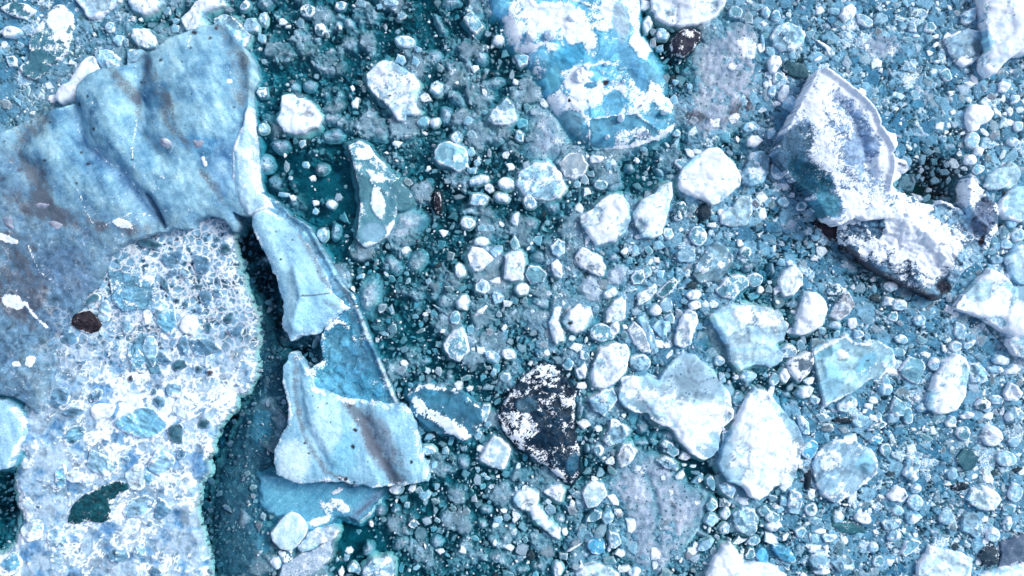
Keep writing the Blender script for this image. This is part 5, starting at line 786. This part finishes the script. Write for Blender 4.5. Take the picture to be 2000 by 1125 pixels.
for (i, cx, cy, rx, ry, an, k) in inst:
    rr = np.random.RandomState(3000+i)
    sharp = (k in 'WLRD') and rr.rand() < .55
    P = blobpoly(cx, cy, rx, ry, an, 3000+i, 6 if sharp else 9, .24 if sharp else .15, 0 if sharp else .5)
    h, e = HT[k]; sc = min(1.6, max(.6, math.sqrt(rx*ry)/11)); h *= sc if h > .2 else 1
    tn = np.array(K[k]['tone'])*(0.82+.36*rr.rand())
    o = ice('ice_floe' if k != 'G' else 'slush_pan', P, k, h=h, edge=e, foot=4 if k != 'G' else 2, footd=.45 if k != 'G' else 1.1, jag=1.3 if sharp else (2.6 if k == 'G' else 1.6), snow=K[k]['snow']+rr.uniform(-.12,.14), facet=0 if k == 'G' else .8 if sharp else .3, tone=tuple(tn))
    occupy(P, .5, 2)
    big = math.sqrt(rx*ry)
    sz = 'large' if big > 23 else 'medium-sized' if big > 14 else 'small' if big > 8.5 else 'tiny'
    el = max(rx, ry)/min(rx, ry)
    shp = 'long' if el > 1.6 else ('angular' if sharp else 'rounded')
    noun = {'G':'slush pan','D':'ice block','M':'ice lump','W':'ice chunk'}.get(k, 'ice floe')
    recs.append([o, cx, cy, sz, TONEW[k], shp, noun])
def dirw(dx, dy):
    a = math.degrees(math.atan2(-dy, dx)) % 360
    return ['right of','above right of','above','above left of','left of','below left of','below','below right of'][int((a+22.5)//45) % 8]
ORD = ['nearest','second nearest','third nearest','fourth nearest','fifth nearest','sixth nearest','seventh nearest','eighth nearest']
lab = {}
for r in recs:
    o, cx, cy, sz, tw, shp, noun = r
    best = sorted(((math.hypot(cx-l[1], cy-l[2])-l[3]*.8, l) for l in LM), key=lambda q: q[0])[0]
    gap, l = best
    dw = '' if gap > 45 else 'just '
    s = f'{sz} {tw} {shp} {noun} {dw}{dirw(cx-l[1], cy-l[2])} {l[0]}'
    lab.setdefault(s, []).append((gap, o, noun))
for s, v in lab.items():
    v.sort(key=lambda q: q[0])
    for j, (g, o, noun) in enumerate(v):
        tag(o, s if len(v) == 1 else s+', '+(ORD[j] if len(v) > 2 else ('nearer one','farther one')[j]), 'slush pan' if noun == 'slush pan' else 'ice floe', 'slush pans among the ice floes' if noun == 'slush pan' else 'ice floes drifting in the lagoon')

# ------------------------------------------------------------------ brash ice: countless small fragments, one mass
def frags(name, F, n, label, jit=.22):
    """F rows: x y rx ry ang z h  rim(rgb) core(rgb) snowrim snowcore"""
    F = np.array(F); N = len(F); r = np.random.RandomState(5)
    a = (np.arange(n)[None]+r.uniform(-.33,.33,(N,n)))/n*2*np.pi
    rad = 1+r.uniform(-jit, jit, (N, n))
    t = np.radians(F[:,4])[:,None]
    ex = np.cos(a)*rad*F[:,2:3]; ey = np.sin(a)*rad*F[:,3:4]
    X = ex*np.cos(t)-ey*np.sin(t); Y = ex*np.sin(t)+ey*np.cos(t)
    x, y, z, h = (F[:,c][:,None] for c in (0,1,5,6))
    off = r.uniform(-.12,.12,(N,2,1))
    rings = [(1.15, -.30, 0), (1.0, .0, 0), (.88, .55, 1), (.5, 1.0, 2)]
    V = []; C = []; Ms = []
    for f, zz, c in rings:
        zr = z+h*zz if zz >= 0 else z-.25
        ox, oy = off[:,0]*F[:,2:3]*(1-f), off[:,1]*F[:,3:4]*(1-f)
        zj = h*r.uniform(-.25,.25,(N,n)) if zz > 0 else 0
        V.append(np.stack([(x+X*f+ox-1000)*U, (562.5-(y+Y*f+oy))*U, zr+np.zeros((N,n))+zj], -1))
        col = F[:,7:10] if c == 0 else (F[:,10:13] if c == 2 else .35*F[:,7:10]+.65*F[:,10:13])
        C.append(np.repeat(col[:,None], n, 1)*(1+r.uniform(-.12,.12,(N,n,1))))
        side = (1+1.3*np.cos(a-r.uniform(0, 6.28, (N,1)))) if c == 0 else 1
        s = F[:,13] if c == 0 else F[:,14] if c == 2 else .3*F[:,13]+.7*F[:,14]
        Ms.append(np.repeat(s[:,None], n, 1)*side+r.uniform(-.12,.12,(N,n)))
    cen = np.stack([(F[:,0]-1000)*U, (562.5-F[:,1])*U, F[:,5]+F[:,6]*1.0], -1)[:,None]
    V = np.concatenate(V+[cen], 1); C = np.concatenate(C+[F[:,None,10:13]], 1); Ms = np.concatenate(Ms+[F[:,14][:,None]], 1)
    m = 4*n+1; base = (np.arange(N)*m)[:,None,None]
    j = np.arange(n); k = (j+1) % n
    q = np.concatenate([np.stack([r_*n+k, r_*n+j, (r_+1)*n+j, (r_+1)*n+k], -1) for r_ in range(3)])
    tri = np.stack([3*n+k, 3*n+j, np.full(n, 4*n)], -1)
    Q = (q[None]+base).reshape(-1, 4)[:, ::-1]; TR = (tri[None]+base).reshape(-1, 3)[:, ::-1]
    Q = Q[:, ::-1] if False else Q
    C = np.concatenate([np.clip(C.reshape(-1, 3), .004, .95), np.ones((N*m,1))], 1)
    Mk = np.zeros((N*m, 4)); Mk[:,0] = Ms.ravel()
    o = mesh_obj(name, V.reshape(-1, 3), Q[:, ::-1], TR[:, ::-1], M['brash'], C, Mk, smooth=False)
    tag(o, label, 'brash ice', kind='stuff'); return o
rf = np.random.RandomState(11)
def look(kind, br, nvy):
    f = rf.uniform(.5, 1.0)+.12*br
    if kind == 'W': rim, core, sr, sc_ = (.70,.84,.96), (.66,.80,.94), .5, .55
    elif kind == 'L': rim, core, sr, sc_ = (.38,.66,.84), (.20,.46,.64), .40, .20
    elif kind == 'R': q = rf.rand(); rim, core, sr, sc_ = (.36+.3*q,.58+.25*q,.72+.2*q), (.10+.15*rf.rand(),.32,.42), .2+.3*q, .0
    elif kind == 'G': rim, core, sr, sc_ = (.24,.40,.52), (.32,.48,.62), .1, .15
    elif kind == 'B': rim, core, sr, sc_ = (.2,.45,.6), (.2,.45,.62), .3, .1
    elif kind == 'M': rim, core, sr, sc_ = (.5,.62,.7), (.1,.2,.28), .4, .4
    else: rim, core, sr, sc_ = (.05,.1,.14), (.03,.07,.1), .1, .05
    rim = np.array(rim)*f; core = np.array(core)*f
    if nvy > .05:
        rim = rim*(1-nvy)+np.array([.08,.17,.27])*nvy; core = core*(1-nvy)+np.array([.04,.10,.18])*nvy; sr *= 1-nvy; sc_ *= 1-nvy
    return [*rim, *core, sr+br*.1, sc_+br*.1]
DF = np.array([[density(np.array([x*20.-200]), np.array([y*20.-200]))[0] for x in range(121)] for y in range(77)])
def dens(x, y): return DF[min(76, max(0, int((y+200)/20))), min(120, max(0, int((x+200)/20)))]
def bright(x, y): # overall brightness of the pack: right and centre brighter
    return float(np.clip(.25+.55*((x-850)/1000)+.25*((y-300)/900)+(.5 if x < 320 and y < 260 else 0), 0, 1))
mid = []
for (cx, cy, rx, ry, an, k) in SMALLSTUFF:
    mid.append([cx, cy, rx, ry, an, .02, .12, *look(k, .5, 0)])
    OCC[int(cy)+200, int(cx)+200] = 2
def free(x, y, r, lvl):
    X, Y = int(x)+200, int(y)+200
    if not (r < X < 2400-r-1 and r < Y < 1525-r-1): return False
    for dx, dy in ((0,0),(1,0),(-1,0),(0,1),(0,-1),(.7,.7),(-.7,.7),(.7,-.7),(-.7,-.7)):
        if OCC[int(Y+dy*r), int(X+dx*r)] >= lvl: return False
    return True
def disk(x, y, r):
    X, Y, R = int(x)+200, int(y)+200, max(1, int(r*.9))
    OCC[Y-R:Y+R+1, X-R:X+R+1] |= 2
def throw(n, rmin, rmax, pw, out, mask_all=True):
    c = 0
    while c < n:
        c += 1
        x = rf.uniform(-150, 2150); y = rf.uniform(-150, 1275)
        d = dens(x, y)
        if d < -.6: continue
        if rf.rand() > .35+1.1*max(d, -.25): continue
        if rf.rand() > .30+.9*bright(x, y)+(.25 if rmax < 7 else 0): continue
        r = rmin*(1-rf.rand()*(1-(rmin/rmax)**pw))**(-1/pw)
        e = rf.uniform(.45, 1); br = bright(x, y)
        if r > 4+16*br+3*rf.rand(): continue
        if not free(x, y, r*.95, 1 if r < 9 else 2): continue
        disk(x, y, r*(.8-.1*br))
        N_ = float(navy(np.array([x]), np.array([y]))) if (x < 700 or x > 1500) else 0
        u = rf.rand()
        if u < .015+.26*br: k = 'W'
        elif u < .22+.38*br: k = 'L'
        elif u < .36+.30*br: k = 'R'
        elif u < .975: k = 'G'
        else: k = 'D'
        z = rf.uniform(-.10, .02)-(0 if k in 'WR' else rf.uniform(0, .9)*(1-br*.8))
        out.append([x, y, r, r*e, rf.uniform(0, 180), z, rf.uniform(.01, .05)*(r/7+.5), *look(k, br, N_)])
throw(42000, 5.5, 22, 1.5, mid)
sml = []
throw(60000, 2.6, 6, 1.6, sml)
tny = []
throw(110000, 1.3, 3, 1.2, tny)
print('FRAGS', len(mid), len(sml), len(tny), 'INST', len(inst), 'CAND', len(cand))
frags('brash_ice', mid, 7, 'countless small broken ice pieces crowding the water between the floes', .36)
frags('brash_ice', sml, 5, 'fine broken ice chips filling gaps between the larger pieces', .35)
frags('ice_crumbs', tny, 5, 'tiny ice crumbs scattered over the slush')
